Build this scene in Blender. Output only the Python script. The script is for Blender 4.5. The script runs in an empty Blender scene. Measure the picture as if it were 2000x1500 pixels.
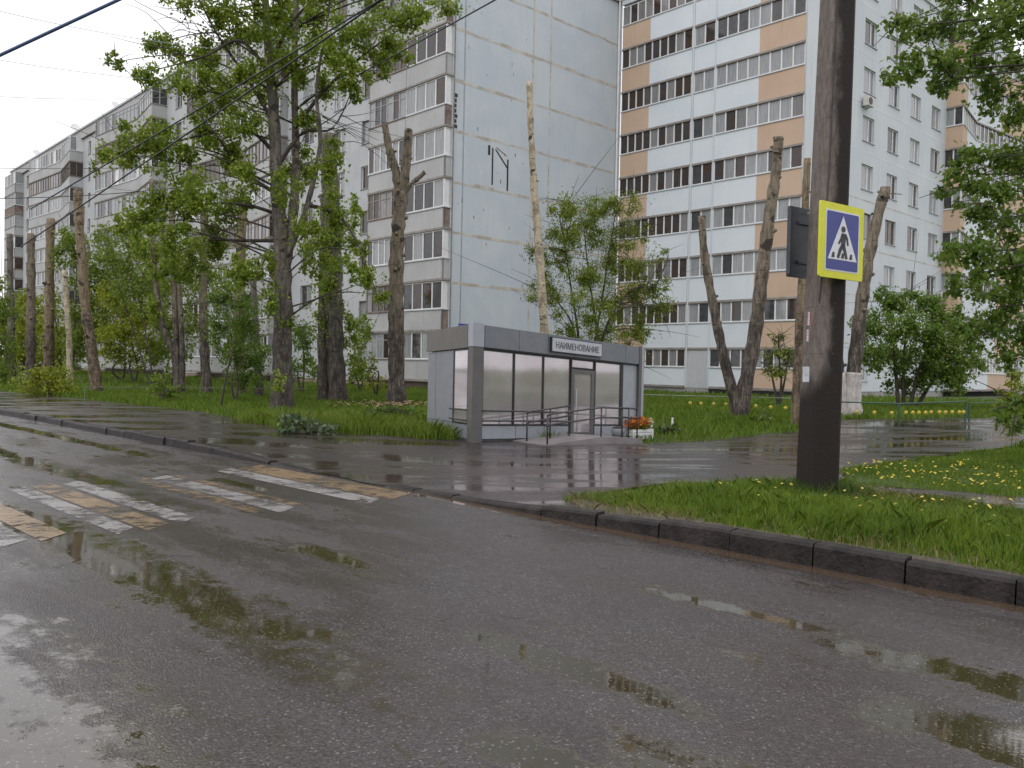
import bpy, bmesh, math, random
import numpy as np
from mathutils import Vector, Matrix, geometry
rng = random.Random(7); nr = np.random.RandomState(7)
SC = bpy.context.scene; COL = SC.collection
R = math.radians

# ------------------------------------------------------------------ camera, sky, sun, exposure
PITCH, ROLL, FPX, EYE = 0.0193840141, 0.0202417897, 1661.15, 1.6
fw = np.array([0, math.cos(PITCH), -math.sin(PITCH)]); x0 = np.array([1., 0, 0]); u0 = np.cross(x0, fw)
XA = math.cos(ROLL)*x0 + math.sin(ROLL)*u0; UA = -math.sin(ROLL)*x0 + math.cos(ROLL)*u0
CAM = np.array([0, 0, EYE])
cd = bpy.data.cameras.new("camera"); cam = bpy.data.objects.new("camera", cd); COL.objects.link(cam)
cam.matrix_world = Matrix(((XA[0], UA[0], -fw[0], 0), (XA[1], UA[1], -fw[1], 0), (XA[2], UA[2], -fw[2], EYE), (0, 0, 0, 1)))
cd.sensor_fit = 'HORIZONTAL'; cd.sensor_width = 36; cd.lens = 36*FPX/2000; cd.clip_start = 0.05; cd.clip_end = 1500
SC.camera = cam
W = bpy.data.worlds.new("World"); SC.world = W; W.use_nodes = True
wt = W.node_tree; wt.nodes.clear()
def wn(t): return wt.nodes.new(t)
wo = wn('ShaderNodeOutputWorld'); bg = wn('ShaderNodeBackground'); sky = wn('ShaderNodeTexSky')
sky.sky_type = 'NISHITA'; sky.sun_disc = False; sky.sun_elevation = R(52); sky.sun_rotation = R(215)
tc = wn('ShaderNodeTexCoord'); sx = wn('ShaderNodeSeparateXYZ'); wt.links.new(tc.outputs['Generated'], sx.inputs[0])
ra = wn('ShaderNodeMapRange'); wt.links.new(sx.outputs['Z'], ra.inputs[0])
ra.inputs[1].default_value = 0; ra.inputs[2].default_value = 1; ra.inputs[3].default_value = 11.5; ra.inputs[4].default_value = 14.5
nz = wn('ShaderNodeTexNoise'); nz.inputs['Scale'].default_value = 2.2; nz.inputs['Detail'].default_value = 4
wt.links.new(tc.outputs['Generated'], nz.inputs['Vector'])
cl = wn('ShaderNodeMapRange'); wt.links.new(nz.outputs[0], cl.inputs[0]); cl.inputs[1].default_value = .3; cl.inputs[2].default_value = .7
cl.inputs[3].default_value = .93; cl.inputs[4].default_value = 1.07
mu = wn('ShaderNodeMath'); mu.operation = 'MULTIPLY'; wt.links.new(ra.outputs[0], mu.inputs[0]); wt.links.new(cl.outputs[0], mu.inputs[1])
vm = wn('ShaderNodeVectorMath'); vm.operation = 'SCALE'; vm.inputs[0].default_value = (.968, .958, 1.0); wt.links.new(mu.outputs[0], vm.inputs['Scale'])
mx = wn('ShaderNodeMix'); mx.data_type = 'RGBA'; mx.inputs[0].default_value = .93
wt.links.new(sky.outputs[0], mx.inputs[6]); wt.links.new(vm.outputs[0], mx.inputs[7])
wt.links.new(mx.outputs[2], bg.inputs[0]); bg.inputs[1].default_value = 0.1; wt.links.new(bg.outputs[0], wo.inputs[0])
sd = bpy.data.lights.new("sun", 'SUN'); so = bpy.data.objects.new("sun", sd); COL.objects.link(so)
sd.energy = 0.6; sd.angle = R(25); sd.color = (1, .97, .93)
az = R(215); el = R(52)
sdir = Vector((math.sin(az)*math.cos(el), math.cos(az)*math.cos(el), math.sin(el)))
so.rotation_euler = sdir.to_track_quat('Z', 'Y').to_euler()
SC.view_settings.view_transform = 'Standard'; SC.view_settings.look = 'None'
SC.view_settings.exposure = 0.10; SC.view_settings.gamma = 1
SC.cycles.max_bounces = 6; SC.cycles.transparent_max_bounces = 8
SC.cycles.use_denoising = True

# ------------------------------------------------------------------ coordinates
RD = np.array([-.70711, .70711, 0]); ND = np.array([.70711, .70711, 0])          # along / across the road
def SN(s, n, z=0.): p = RD*s + ND*n; return np.array([p[0], p[1], z])
def sm(a, b, x): t = np.clip((x-a)/(b-a), 0, 1); return t*t*(3-2*t)
TH = 0.752849319
DU = np.array([-math.sin(TH), math.cos(TH), 0]); DV = np.array([math.cos(TH), math.sin(TH), 0])
C0 = np.array([-3.57, 46.5, 0]); I0 = C0+DV*13.84; K0 = I0-DU*14.1
def kerb_h(s): return np.where(s < 10.2, .175-.167*sm(3, 9.2, s), .008+.122*sm(11.2, 14.5, s))
def gz(x, y):
    x = np.asarray(x, float); y = np.asarray(y, float)
    s = (-x+y)*.70711; n = (x+y)*.70711
    h = kerb_h(s); right = 1-sm(8, 12, s)
    fade = sm(7.2, 13.5, n)*right + sm(10, 17, n)*(1-right)
    z = h*(1-fade)+.03*fade
    v = (x-C0[0])*DV[0]+(y-C0[1])*DV[1]
    z = z + .22*sm(-14, -1, v)
    d2_ = (x-3.1)**2+(y-21.2)**2
    return z - .17*np.exp(-d2_/8.0)
def ray(px, py): return XA*(px-1000)/FPX-UA*(py-750)/FPX+fw
def A(px, py, Y): d = ray(px, py); return CAM+d*Y/d[1]
def G(px, py):
    d = ray(px, py); z = 0.
    for _ in range(25):
        p = CAM+d*(z-EYE)/d[2]; z = .5*z+.5*float(gz(p[0], p[1]))
    return CAM+d*(z-EYE)/d[2]

# ------------------------------------------------------------------ materials
MATS = {}
def newmat(name):
    m = bpy.data.materials.new(name); m.use_nodes = True; m.node_tree.nodes.clear(); MATS[name] = m; return m, m.node_tree
class NT:
    def __init__(s, name):
        s.m, s.t = newmat(name); s.out = s.n('ShaderNodeOutputMaterial')
    def n(s, k): return s.t.nodes.new(k)
    def l(s, a, b): s.t.links.new(a, b)
    def set(s, sock, v):
        if hasattr(v, 'links') or isinstance(v, bpy.types.NodeSocket): s.l(v, sock)
        else:
            if sock.type == 'RGBA' and len(v) == 3: v = (*v, 1)
            sock.default_value = v
    def coord(s, kind='Object', scale=None, rot=None):
        c = s.n('ShaderNodeTexCoord').outputs[kind]
        if scale is None and rot is None: return c
        mp = s.n('ShaderNodeMapping'); s.l(c, mp.inputs[0])
        if scale: mp.inputs['Scale'].default_value = scale
        if rot: mp.inputs['Rotation'].default_value = rot
        return mp.outputs[0]
    def noise(s, vec, scale, detail=4, rough=.55, dist=0):
        n = s.n('ShaderNodeTexNoise'); s.l(vec, n.inputs['Vector']); n.inputs['Scale'].default_value = scale
        n.inputs['Detail'].default_value = detail; n.inputs['Roughness'].default_value = rough; n.inputs['Distortion'].default_value = dist
        return n.outputs[0]
    def vor(s, vec, scale, feat='F1', out='Distance'):
        n = s.n('ShaderNodeTexVoronoi'); n.feature = feat; s.l(vec, n.inputs['Vector']); n.inputs['Scale'].default_value = scale
        return n.outputs[out]
    def ramp(s, f, a, b, lo=0., hi=1.):
        r = s.n('ShaderNodeMapRange'); s.l(f, r.inputs[0]); r.inputs[1].default_value = a; r.inputs[2].default_value = b
        r.inputs[3].default_value = lo; r.inputs[4].default_value = hi; r.interpolation_type = 'SMOOTHSTEP'; return r.outputs[0]
    def math(s, op, a, b=None, clamp=False):
        n = s.n('ShaderNodeMath'); n.operation = op; n.use_clamp = clamp; s.set(n.inputs[0], a)
        if b is not None: s.set(n.inputs[1], b)
        return n.outputs[0]
    def mix(s, f, a, b):
        n = s.n('ShaderNodeMix'); n.data_type = 'RGBA'; s.set(n.inputs[0], f); s.set(n.inputs[6], a); s.set(n.inputs[7], b); return n.outputs[2]
    def bump(s, h, strength=.3, dist=.01, normal=None):
        b = s.n('ShaderNodeBump'); s.l(h, b.inputs['Height']); s.set(b.inputs['Strength'], strength); b.inputs['Distance'].default_value = dist
        if normal is not None: s.l(normal, b.inputs['Normal'])
        return b.outputs[0]
    def bsdf(s, col, rough=.6, normal=None, spec=.5, metal=0., **k):
        p = s.n('ShaderNodeBsdfPrincipled'); s.set(p.inputs['Base Color'], col); s.set(p.inputs['Roughness'], rough)
        p.inputs['Specular IOR Level'].default_value = spec; p.inputs['Metallic'].default_value = metal
        if normal is not None: s.l(normal, p.inputs['Normal'])
        for a, b in k.items(): s.set(p.inputs[a], b)
        return p.outputs[0]
    def end(s, sh): s.l(sh, s.out.inputs[0]); return s.m
    def sep(s, vec):
        n = s.n('ShaderNodeSeparateXYZ'); s.l(vec, n.inputs[0]); return n.outputs
    def dot(s, vec, d):
        n = s.n('ShaderNodeVectorMath'); n.operation = 'DOT_PRODUCT'; s.l(vec, n.inputs[0]); n.inputs[1].default_value = d; return n.outputs['Value']
def pm(name, c1, c2, scale=3., rough=.7, b=.15, bs=40., stretch=None, metal=0., spec=.5, lo=.35, hi=.65, objvar=0.):
    t = NT(name); v = t.coord('Object', stretch); f = t.ramp(t.noise(v, scale, 6, .65), lo, hi)
    c = t.mix(f, c1, c2)
    g = t.noise(v, scale*9, 3); c = t.mix(t.ramp(g, .4, .8, 0, .35), c, tuple(x*.7 for x in c1))
    if objvar:
        oi = t.n('ShaderNodeObjectInfo').outputs['Random']; hs = t.n('ShaderNodeHueSaturation'); t.l(c, hs.inputs['Color'])
        t.l(t.ramp(oi, 0, 1, 1-objvar, 1+objvar), hs.inputs['Value']); c = hs.outputs[0]
    nrm = t.bump(t.noise(t.coord('Object'), bs, 4), b, .02) if b else None
    return t.end(t.bsdf(c, rough, nrm, spec, metal))

# panels of the houses: stained concrete, drips, cement patches
def wallmat(name, c1, c2, stain, patch=0.):
    t = NT(name); v = t.coord('Object')
    c = t.mix(t.ramp(t.noise(v, .35, 5, .6), .35, .65), c1, c2)
    st = t.noise(t.coord('Object', (3, 3, .25)), 1.6, 6, .7)
    c = t.mix(t.ramp(st, .5, .78, 0, .55), c, stain)
    sp = t.noise(v, 14, 3, .7); c = t.mix(t.ramp(sp, .64, .76, 0, .5), c, tuple(x*.6 for x in c1))
    if patch: c = t.mix(t.ramp(t.noise(v, 1.1, 5, .7), .6, .72, 0, patch), c, tuple(min(1, x*1.18) for x in c1))
    return t.end(t.bsdf(c, .85, t.bump(t.noise(v, 30, 5), .25, .02)))
M_FAC = wallmat('facade_concrete', (.45, .465, .48), (.51, .52, .53), (.31, .31, .31), .35)
M_END = wallmat('blue_grey_concrete', (.50, .555, .605), (.56, .60, .63), (.44, .47, .49), .4)
M_FLK = wallmat('pale_blue_concrete', (.55, .59, .62), (.60, .63, .65), (.46, .48, .49), .3)
M_PAR = wallmat('grey_parapet', (.40, .405, .40), (.47, .47, .465), (.28, .27, .26))
M_WHT = wallmat('white_blue_panel', (.62, .67, .71), (.67, .71, .74), (.55, .58, .6))
M_ORG = wallmat('orange_panel', (.53, .38, .275), (.57, .42, .31), (.45, .32, .22))
M_PLI = wallmat('plinth_concrete', (.30, .22, .17), (.38, .30, .25), (.2, .17, .15), .4)
M_PLG = wallmat('plinth_grey', (.30, .29, .28), (.36, .35, .34), (.2, .2, .2), .4)
M_SEA = pm('joint_mortar', (.60, .57, .51), (.40, .36, .31), 1.2, .9, .3)
M_RUST = pm('rusty_flashing', (.16, .10, .08), (.28, .23, .2), 2, .8, .2)
M_SLAB = pm('slab_edge', (.33, .32, .30), (.22, .2, .18), 2, .9, .2)
M_PVC = pm('white_plastic', (.78, .78, .78), (.70, .70, .69), 1, .35, 0)
M_OLDW = pm('weathered_wood', (.24, .19, .16), (.36, .33, .3), 4, .8, .2, objvar=.3)
M_GRF = pm('grey_paint_wood', (.45, .46, .46), (.35, .35, .34), 4, .7, .1)
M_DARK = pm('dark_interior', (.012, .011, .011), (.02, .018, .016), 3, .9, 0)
M_ROOF = pm('roofing_felt', (.10, .10, .10), (.16, .16, .16), 2, .9, .2)
M_TRIM = pm('metal_trim', (.50, .52, .54), (.42, .44, .46), 2, .5, 0)
M_TAR = pm('black_tar', (.012, .012, .013), (.03, .03, .03), 4, .6, .2)
def glassmat(name, dark, lite, bias):
    t = NT(name); gi = t.n('ShaderNodeNewGeometry').outputs['Random Per Island']; oi = t.n('ShaderNodeObjectInfo').outputs['Random']
    r = t.math('FRACT', t.math('ADD', gi, t.math('MULTIPLY', oi, 7.3)))
    v = t.coord('Object'); cur = t.noise(t.coord('Object', (14, 14, .6)), 1.5, 2)
    curtain = t.mix(t.ramp(cur, .35, .65), tuple(x*.7 for x in lite), lite)
    warm = t.mix(t.ramp(t.math('FRACT', t.math('MULTIPLY', r, 5.7)), .3, .7), dark, (.055, .028, .014))
    body = t.mix(t.ramp(t.noise(v, 2.4, 3), .4, .62), warm, tuple(x*.5+.01 for x in dark))
    c = t.mix(t.ramp(r, bias-.03, bias+.03), body, curtain)
    return t.end(t.bsdf(c, .04, None, .6))
M_GLS = glassmat('window_glass', (.055, .056, .06), (.33, .34, .345), .55)
M_GLD = glassmat('dark_window_glass', (.055, .040, .034), (.26, .25, .25), .72)
M_GLC = glassmat('curtained_glass', (.07, .07, .074), (.34, .35, .36), .30)

def leafmat(name, c1, c2, trans=.45):
    t = NT(name); r = t.n('ShaderNodeNewGeometry').outputs['Random Per Island']
    cl = t.noise(t.coord('Object'), 1.6, 4)
    f = t.math('ADD', t.math('MULTIPLY', r, .65), t.math('MULTIPLY', t.ramp(cl, .3, .7), .35))
    c = t.mix(f, c1, c2)
    d = t.bsdf(c, .42, None, .35); tr = t.n('ShaderNodeBsdfTranslucent'); t.set(tr.inputs[0], t.mix(.5, c, (.20, .26, .02)))
    mxs = t.n('ShaderNodeMixShader'); mxs.inputs[0].default_value = trans; t.l(d, mxs.inputs[1]); t.l(tr.outputs[0], mxs.inputs[2])
    return t.end(mxs.outputs[0])
M_LPOP = leafmat('poplar_leaf', (.085, .16, .012), (.34, .42, .055))
M_LDRK = leafmat('dark_green_leaf', (.05, .12, .018), (.20, .30, .05))
M_LYEL = leafmat('yellow_green_leaf', (.17, .22, .018), (.38, .40, .04))
M_LMID = leafmat('mid_green_leaf', (.08, .15, .02), (.26, .33, .05))
M_LOLV = leafmat('feathery_leaf', (.10, .17, .02), (.31, .35, .05))
M_GRAS = leafmat('grass_blade', (.034, .095, .010), (.21, .30, .03), .30)
M_GDRY = leafmat('dark_grass_blade', (.025, .06, .012), (.09, .14, .03), .2)
M_STRW = leafmat('straw_blade', (.16, .13, .05), (.28, .24, .10), .2)
M_BURD = leafmat('burdock_leaf', (.05, .10, .04), (.13, .18, .10), .25)

def barkmat(name, dark, lite, bias=.5, rings=False, up=None):
    t = NT(name); v = t.coord('Object')
    st = t.noise(t.coord('Object', (9, 9, 1.3)), 1.6, 6, .7, .4)
    c = t.mix(t.ramp(st, bias-.12, bias+.12), dark, lite)
    pt = t.noise(t.coord('Object', (1.6, 1.6, .9)), 2.2, 6, .75); c = t.mix(t.ramp(pt, .46, .6, 0, .8), c, tuple(x*.6 for x in dark)); ck = t.vor(t.coord('Object', (1, 1, .55)), 11, 'DISTANCE_TO_EDGE'); c = t.mix(t.ramp(ck, 0, .07, .6, 0), c, tuple(x*.4 for x in dark))
    if up:
        z_ = t.sep(v)[2]; zf = t.ramp(t.math('ADD', z_, t.math('MULTIPLY', t.noise(v, 1.2, 3), 2.5)), 3.2, 6.5); upc = t.mix(t.ramp(st, .38, .6), tuple(x*.5 for x in up), up); upc = t.mix(t.ramp(pt, .52, .62, 0, .85), upc, tuple(x*.22 for x in up)); c = t.mix(zf, c, upc)
    if rings:
        rg = t.noise(t.coord('Object', (1.5, 1.5, 9)), 1.3, 5, .75); c = t.mix(t.ramp(rg, .58, .66), c, (.03, .024, .02))
        kn = t.noise(t.coord('Object', (2, 2, 2.6)), .9, 2, .5); c = t.mix(t.ramp(kn, .62, .68), c, (.045, .035, .03))
    return t.end(t.bsdf(c, .85, t.bump(t.noise(t.coord('Object', (8, 8, 1.5)), 2.5, 6, .7), .9, .05)))
M_BARK = barkmat('dark_poplar_bark', (.05, .04, .034), (.15, .125, .105), .5, True, (.20, .175, .145))
M_BRKG = barkmat('grey_brown_bark', (.045, .035, .029), (.20, .165, .135), .5, True, (.25, .205, .145))
M_BRKL = barkmat('ochre_bark', (.06, .043, .03), (.27, .205, .13), .48, True, (.30, .23, .145))
M_BIRC = barkmat('birch_bark', (.38, .31, .21), (.62, .54, .40), .45, True)
M_CUT = pm('cut_wood', (.42, .30, .18), (.30, .20, .12), 6, .9, .2)
M_LIME = pm('whitewash', (.55, .52, .50), (.36, .33, .31), 3, .9, .4, stretch=(4, 4, 1))
M_TWIG = pm('twig_bark', (.045, .036, .03), (.08, .065, .052), 5, .9, .2)

# wet asphalt of the road, with ruts and puddles laid along the street
def roadmat():
    t = NT('wet_road_asphalt'); v = t.coord('Object'); s = t.dot(v, (-.70711, .70711, 0)); n = t.dot(v, (.70711, .70711, 0))
    cmb = t.n('ShaderNodeCombineXYZ'); t.l(s, cmb.inputs[0]); t.l(n, cmb.inputs[1])
    mp = t.n('ShaderNodeMapping'); t.l(cmb.outputs[0], mp.inputs[0]); mp.inputs['Scale'].default_value = (.45, 1.5, 1)
    edge = t.noise(mp.outputs[0], 2.2, 7, .68)
    def blob(s0, hs, n0, hn):
        a = t.math('DIVIDE', t.math('ABSOLUTE', t.math('SUBTRACT', s, s0)), hs); b = t.math('DIVIDE', t.math('ABSOLUTE', t.math('SUBTRACT', n, n0)), hn)
        q = t.math('ADD', t.math('POWER', a, 4.), t.math('MULTIPLY', b, b)); return t.math('SUBTRACT', 1., t.math('SQRT', q))
    f = None
    for b in ((7.2, 4.1, 2.56, .36), (24, 15, 4.02, .30), (26, 14, 5.72, .24), (4.4, 1.9, .55, 1.1), (6.0, .75, 3.95, .17), (2.95, .8, 5.1, .13),
              (1.5, .8, 4.95, .27), (2.3, .5, 2.55, .16), (1.5, .9, 2.9, .28), (.9, .9, 4.15, .33), (3.0, .9, 3.45, .16), (30, 14, 2.4, .35), (10.3, .9, 5.35, .15)):
        q = blob(*b); f = q if f is None else t.math('MAXIMUM', f, q)
    gut = t.math('MINIMUM', t.math('MULTIPLY', t.math('SUBTRACT', n, 6.5), 5.), t.math('MULTIPLY', t.math('SUBTRACT', 9.2, s), .8))
    f = t.math('MAXIMUM', f, gut)
    f = t.math('MAXIMUM', f, t.math('MULTIPLY', t.math('SUBTRACT', edge, .64), 5.))
    rag = t.math('MULTIPLY', t.math('SUBTRACT', t.noise(v, 4.5, 6, .78), .5), 2.6)
    m = t.ramp(t.math('ADD', t.math('ADD', f, rag), t.math('MULTIPLY', t.math('SUBTRACT', edge, .5), 1.9)), -.05, .50)
    agg = t.vor(v, 100., 'F1', 'Color'); aggd = t.vor(v, 100.); fine = t.noise(v, 260, 2, .6); big = t.noise(v, .9, 5, .6)
    ag = t.sep(agg)[0]
    c = t.mix(t.ramp(ag, .15, .95), (.006, .005, .005), (.066, .054, .053)); c = t.mix(t.ramp(ag, .95, .98), c, (.19, .175, .17)); c = t.mix(t.ramp(fine, .35, .7, 0, .55), c, (.11, .098, .095))
    c = t.mix(t.ramp(big, .35, .7, 0, .5), c, (.040, .026, .022))
    damp = t.ramp(t.noise(mp.outputs[0], .9, 6, .65), .36, .62)
    crk = t.vor(t.coord('Object', (1, 1, 1)), .55, 'DISTANCE_TO_EDGE'); crk = t.math('ADD', crk, t.math('MULTIPLY', t.math('SUBTRACT', t.noise(v, 6, 4), .5), .05)); c = t.mix(t.math('MULTIPLY', t.ramp(crk, .0, .006, 1, 0), t.ramp(t.noise(v, .35, 2), .52, .6)), c, (.006, .005, .005))
    c = t.mix(m, c, (.042, .034, .018)); c = t.mix(t.math('MULTIPLY', t.ramp(gut, .0, .5), .8), c, (.085, .055, .036))
    gm = t.math('MULTIPLY', m, t.ramp(t.vor(v, 16., 'F1', 'Distance'), .05, .1, 1, 0)); c = t.mix(gm, c, (.20, .18, .14)); c = t.mix(t.math('MULTIPLY', m, t.ramp(ag, .95, .98)), c, (.15, .135, .115))
    hgt = t.math('ADD', t.math('MULTIPLY', aggd, -1.), t.math('MULTIPLY', fine, .5))
    nrm = t.bump(hgt, t.math('MULTIPLY', t.math('SUBTRACT', 1., m), t.ramp(damp, 0, 1, .8, .22)), .006)
    wob = t.bump(t.noise(mp.outputs[0], 18, 3), .02, .01, nrm)
    rg = t.mix(m, t.mix(damp, (.42,)*3, (.16,)*3), (.025,)*3)
    return t.end(t.bsdf(c, rg, wob, .55, **{'Specular IOR Level': t.ramp(m, 0, 1, .5, 1.0)}))
M_ROAD = roadmat()
def walkmat():
    t = NT('wet_pavement_asphalt'); v = t.coord('Object')
    mp = t.coord('Object', (.5, 1.4, 1)); e = t.noise(mp, .8, 6, .62); m = t.ramp(e, .44, .58)
    ag = t.sep(t.vor(v, 80., 'F1', 'Color'))[0]; c = t.mix(t.ramp(ag, .1, .95), (.018, .014, .0135), (.055, .044, .041))
    c = t.mix(t.ramp(t.noise(v, .5, 5), .38, .66, 0, .75), c, (.050, .036, .028))
    c = t.mix(m, c, (.036, .025, .019))
    hg = t.noise(v, 60, 4, .7); nrm = t.bump(hg, t.math('MULTIPLY', t.math('SUBTRACT', 1.05, m), .35), .006)
    nrm = t.bump(t.noise(t.coord('Object', (.55, 2.4, 1)), 7, 3), .035, .01, nrm)
    return t.end(t.bsdf(c, t.mix(m, (.34,)*3, (.075,)*3), nrm, .40))
M_WALK = walkmat()
M_KERB = pm('wet_kerb_stone', (.011, .0085, .0075), (.036, .029, .026), 4, .5, .6, 30, spec=.25)
M_SOIL = pm('muddy_soil', (.055, .040, .028), (.10, .078, .055), 2.5, .6, .5, 25)
M_TURF = pm('turf_ground', (.035, .060, .012), (.075, .105, .02), 1.5, .9, .5, 25)
def paintmat(name, c, cut):
    t = NT(name); v = t.coord('Object', (.6, .6, 1), (0, 0, R(45)))
    w = t.noise(t.coord('Object'), 5.0, 7, .72); w2 = t.noise(t.coord('Object'), 1.1, 4, .6)
    f = t.math('MULTIPLY', t.ramp(t.math('ADD', w, t.math('MULTIPLY', w2, .6)), cut-.08, cut+.14), .85)
    agg = t.vor(t.coord('Object'), 105.); b = t.bump(agg, .35, .005)
    sh = t.bsdf(t.mix(t.ramp(w, .4, .7), c, tuple(x*.68 for x in c)), .25, b, .5)
    tr = t.n('ShaderNodeBsdfTransparent'); mxs = t.n('ShaderNodeMixShader'); t.l(f, mxs.inputs[0]); t.l(tr.outputs[0], mxs.inputs[1]); t.l(sh, mxs.inputs[2])
    return t.end(mxs.outputs[0])
M_PW = paintmat('white_road_paint', (.43, .41, .40), .73); M_PY = paintmat('ochre_road_paint', (.34, .235, .135), .735)
M_PWO = paintmat('worn_white_paint', (.42, .40, .39), .77); M_PYO = paintmat('worn_ochre_paint', (.33, .23, .13), .80)

# ------------------------------------------------------------------ mesh helpers
class MB:
    def __init__(s): s.v = []; s.f = []; s.mi = []; s.ms = []
    def _m(s, m):
        if m not in s.ms: s.ms.append(m)
        return s.ms.index(m)
    def add(s, vs, fs, m):
        k = len(s.v); s.v += [tuple(map(float, p)) for p in vs]; i = s._m(m)
        for f in fs: s.f.append(tuple(k+j for j in f)); s.mi.append(i)
    def hexa(s, p, m):   # 8 points: bottom 0-3, top 4-7
        s.add(p, [(0, 3, 2, 1), (4, 5, 6, 7), (0, 1, 5, 4), (1, 2, 6, 5), (2, 3, 7, 6), (3, 0, 4, 7)], m)
    def box(s, a0, a1, b0, b1, z0, z1, m, fn=None):
        P = [(a0, b0, z0), (a1, b0, z0), (a1, b1, z0), (a0, b1, z0), (a0, b0, z1), (a1, b0, z1), (a1, b1, z1), (a0, b1, z1)]
        if fn: P = [fn(*p) for p in P]
        s.hexa(P, m)
    def quad(s, p, m): s.add(p, [(0, 1, 2, 3)], m)
    def tube(s, pts, rad, m, seg=8, cap=None, wob=0.):
        pts = [np.array(p, float) for p in pts]; n = len(pts); vs = []; up = np.array([0, 0, 1.])
        for i, p in enumerate(pts):
            d = pts[min(i+1, n-1)]-pts[max(i-1, 0)]; d = d/(np.linalg.norm(d)+1e-9)
            ref = np.array([1., 0, 0]) if abs(d[2]) > .7 else up
            a = np.cross(d, ref); a /= np.linalg.norm(a)+1e-9; b = np.cross(d, a)
            r = rad[i] if hasattr(rad, '__len__') else rad
            for k in range(seg):
                t = 2*math.pi*k/seg; q = r*(1+(wob*(rng.random()-.5) if wob else 0)); vs.append(p+a*q*math.cos(t)+b*q*math.sin(t))
        fs = [(i*seg+k, i*seg+(k+1) % seg, (i+1)*seg+(k+1) % seg, (i+1)*seg+k) for i in range(n-1) for k in range(seg)]
        s.add(vs, fs, m); k0 = len(s.v)-n*seg
        i1 = s._m(cap or m); i0 = s._m(m)
        s.f.append(tuple(k0+(n-1)*seg+k for k in range(seg))); s.mi.append(i1)
        s.f.append(tuple(k0+k for k in reversed(range(seg)))); s.mi.append(i0)
    def build(s, name, parent=None, smooth=False, off=(0, 0, 0)):
        me = bpy.data.meshes.new(name); o3 = np.array(off, float)
        me.from_pydata([tuple(np.array(p)-o3) for p in s.v] if any(off) else s.v, [], s.f)
        for m in s.ms: me.materials.append(m)
        me.polygons.foreach_set('material_index', s.mi)
        if smooth: me.polygons.foreach_set('use_smooth', [True]*len(s.f))
        me.update(); o = bpy.data.objects.new(name, me); COL.objects.link(o)
        if parent is not None: o.parent = parent
        return o
def npmesh(name, V, F, mat, parent=None, off=(0, 0, 0)):
    V = np.asarray(V, np.float32)-np.array(off, np.float32); F = np.asarray(F, np.int32); k = F.shape[1]
    me = bpy.data.meshes.new(name); me.vertices.add(len(V)); me.vertices.foreach_set('co', V.ravel())
    me.loops.add(F.size); me.loops.foreach_set('vertex_index', F.ravel())
    me.polygons.add(len(F)); me.polygons.foreach_set('loop_start', np.arange(0, F.size, k, dtype=np.int32))
    try: me.polygons.foreach_set('loop_total', np.full(len(F), k, np.int32))
    except Exception: pass
    me.materials.append(mat); me.update(calc_edges=True); me.validate()
    o = bpy.data.objects.new(name, me); COL.objects.link(o)
    if parent is not None: o.parent = parent
    return o
def tag(o, label=None, cat=None, group=None, kind=None):
    if label: o['label'] = label
    if cat: o['category'] = cat
    if group: o['group'] = group
    if kind: o['kind'] = kind
    return o
def empty(name, loc, label=None, cat=None, group=None, rz=0):
    o = bpy.data.objects.new(name, None); COL.objects.link(o); o.location = tuple(map(float, loc)); o.rotation_euler = (0, 0, rz); o.empty_display_size = .2
    return tag(o, label, cat, group)
def link_copy(src, parent, loc=None, rz=None, mats=None):
    c = src.copy(); COL.objects.link(c); c.parent = parent
    if loc is not None: c.location = tuple(map(float, loc))
    if rz is not None: c.rotation_euler = (0, 0, rz)
    for ch in src.children:
        k = ch.copy(); COL.objects.link(k); k.parent = c
    return c

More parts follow.
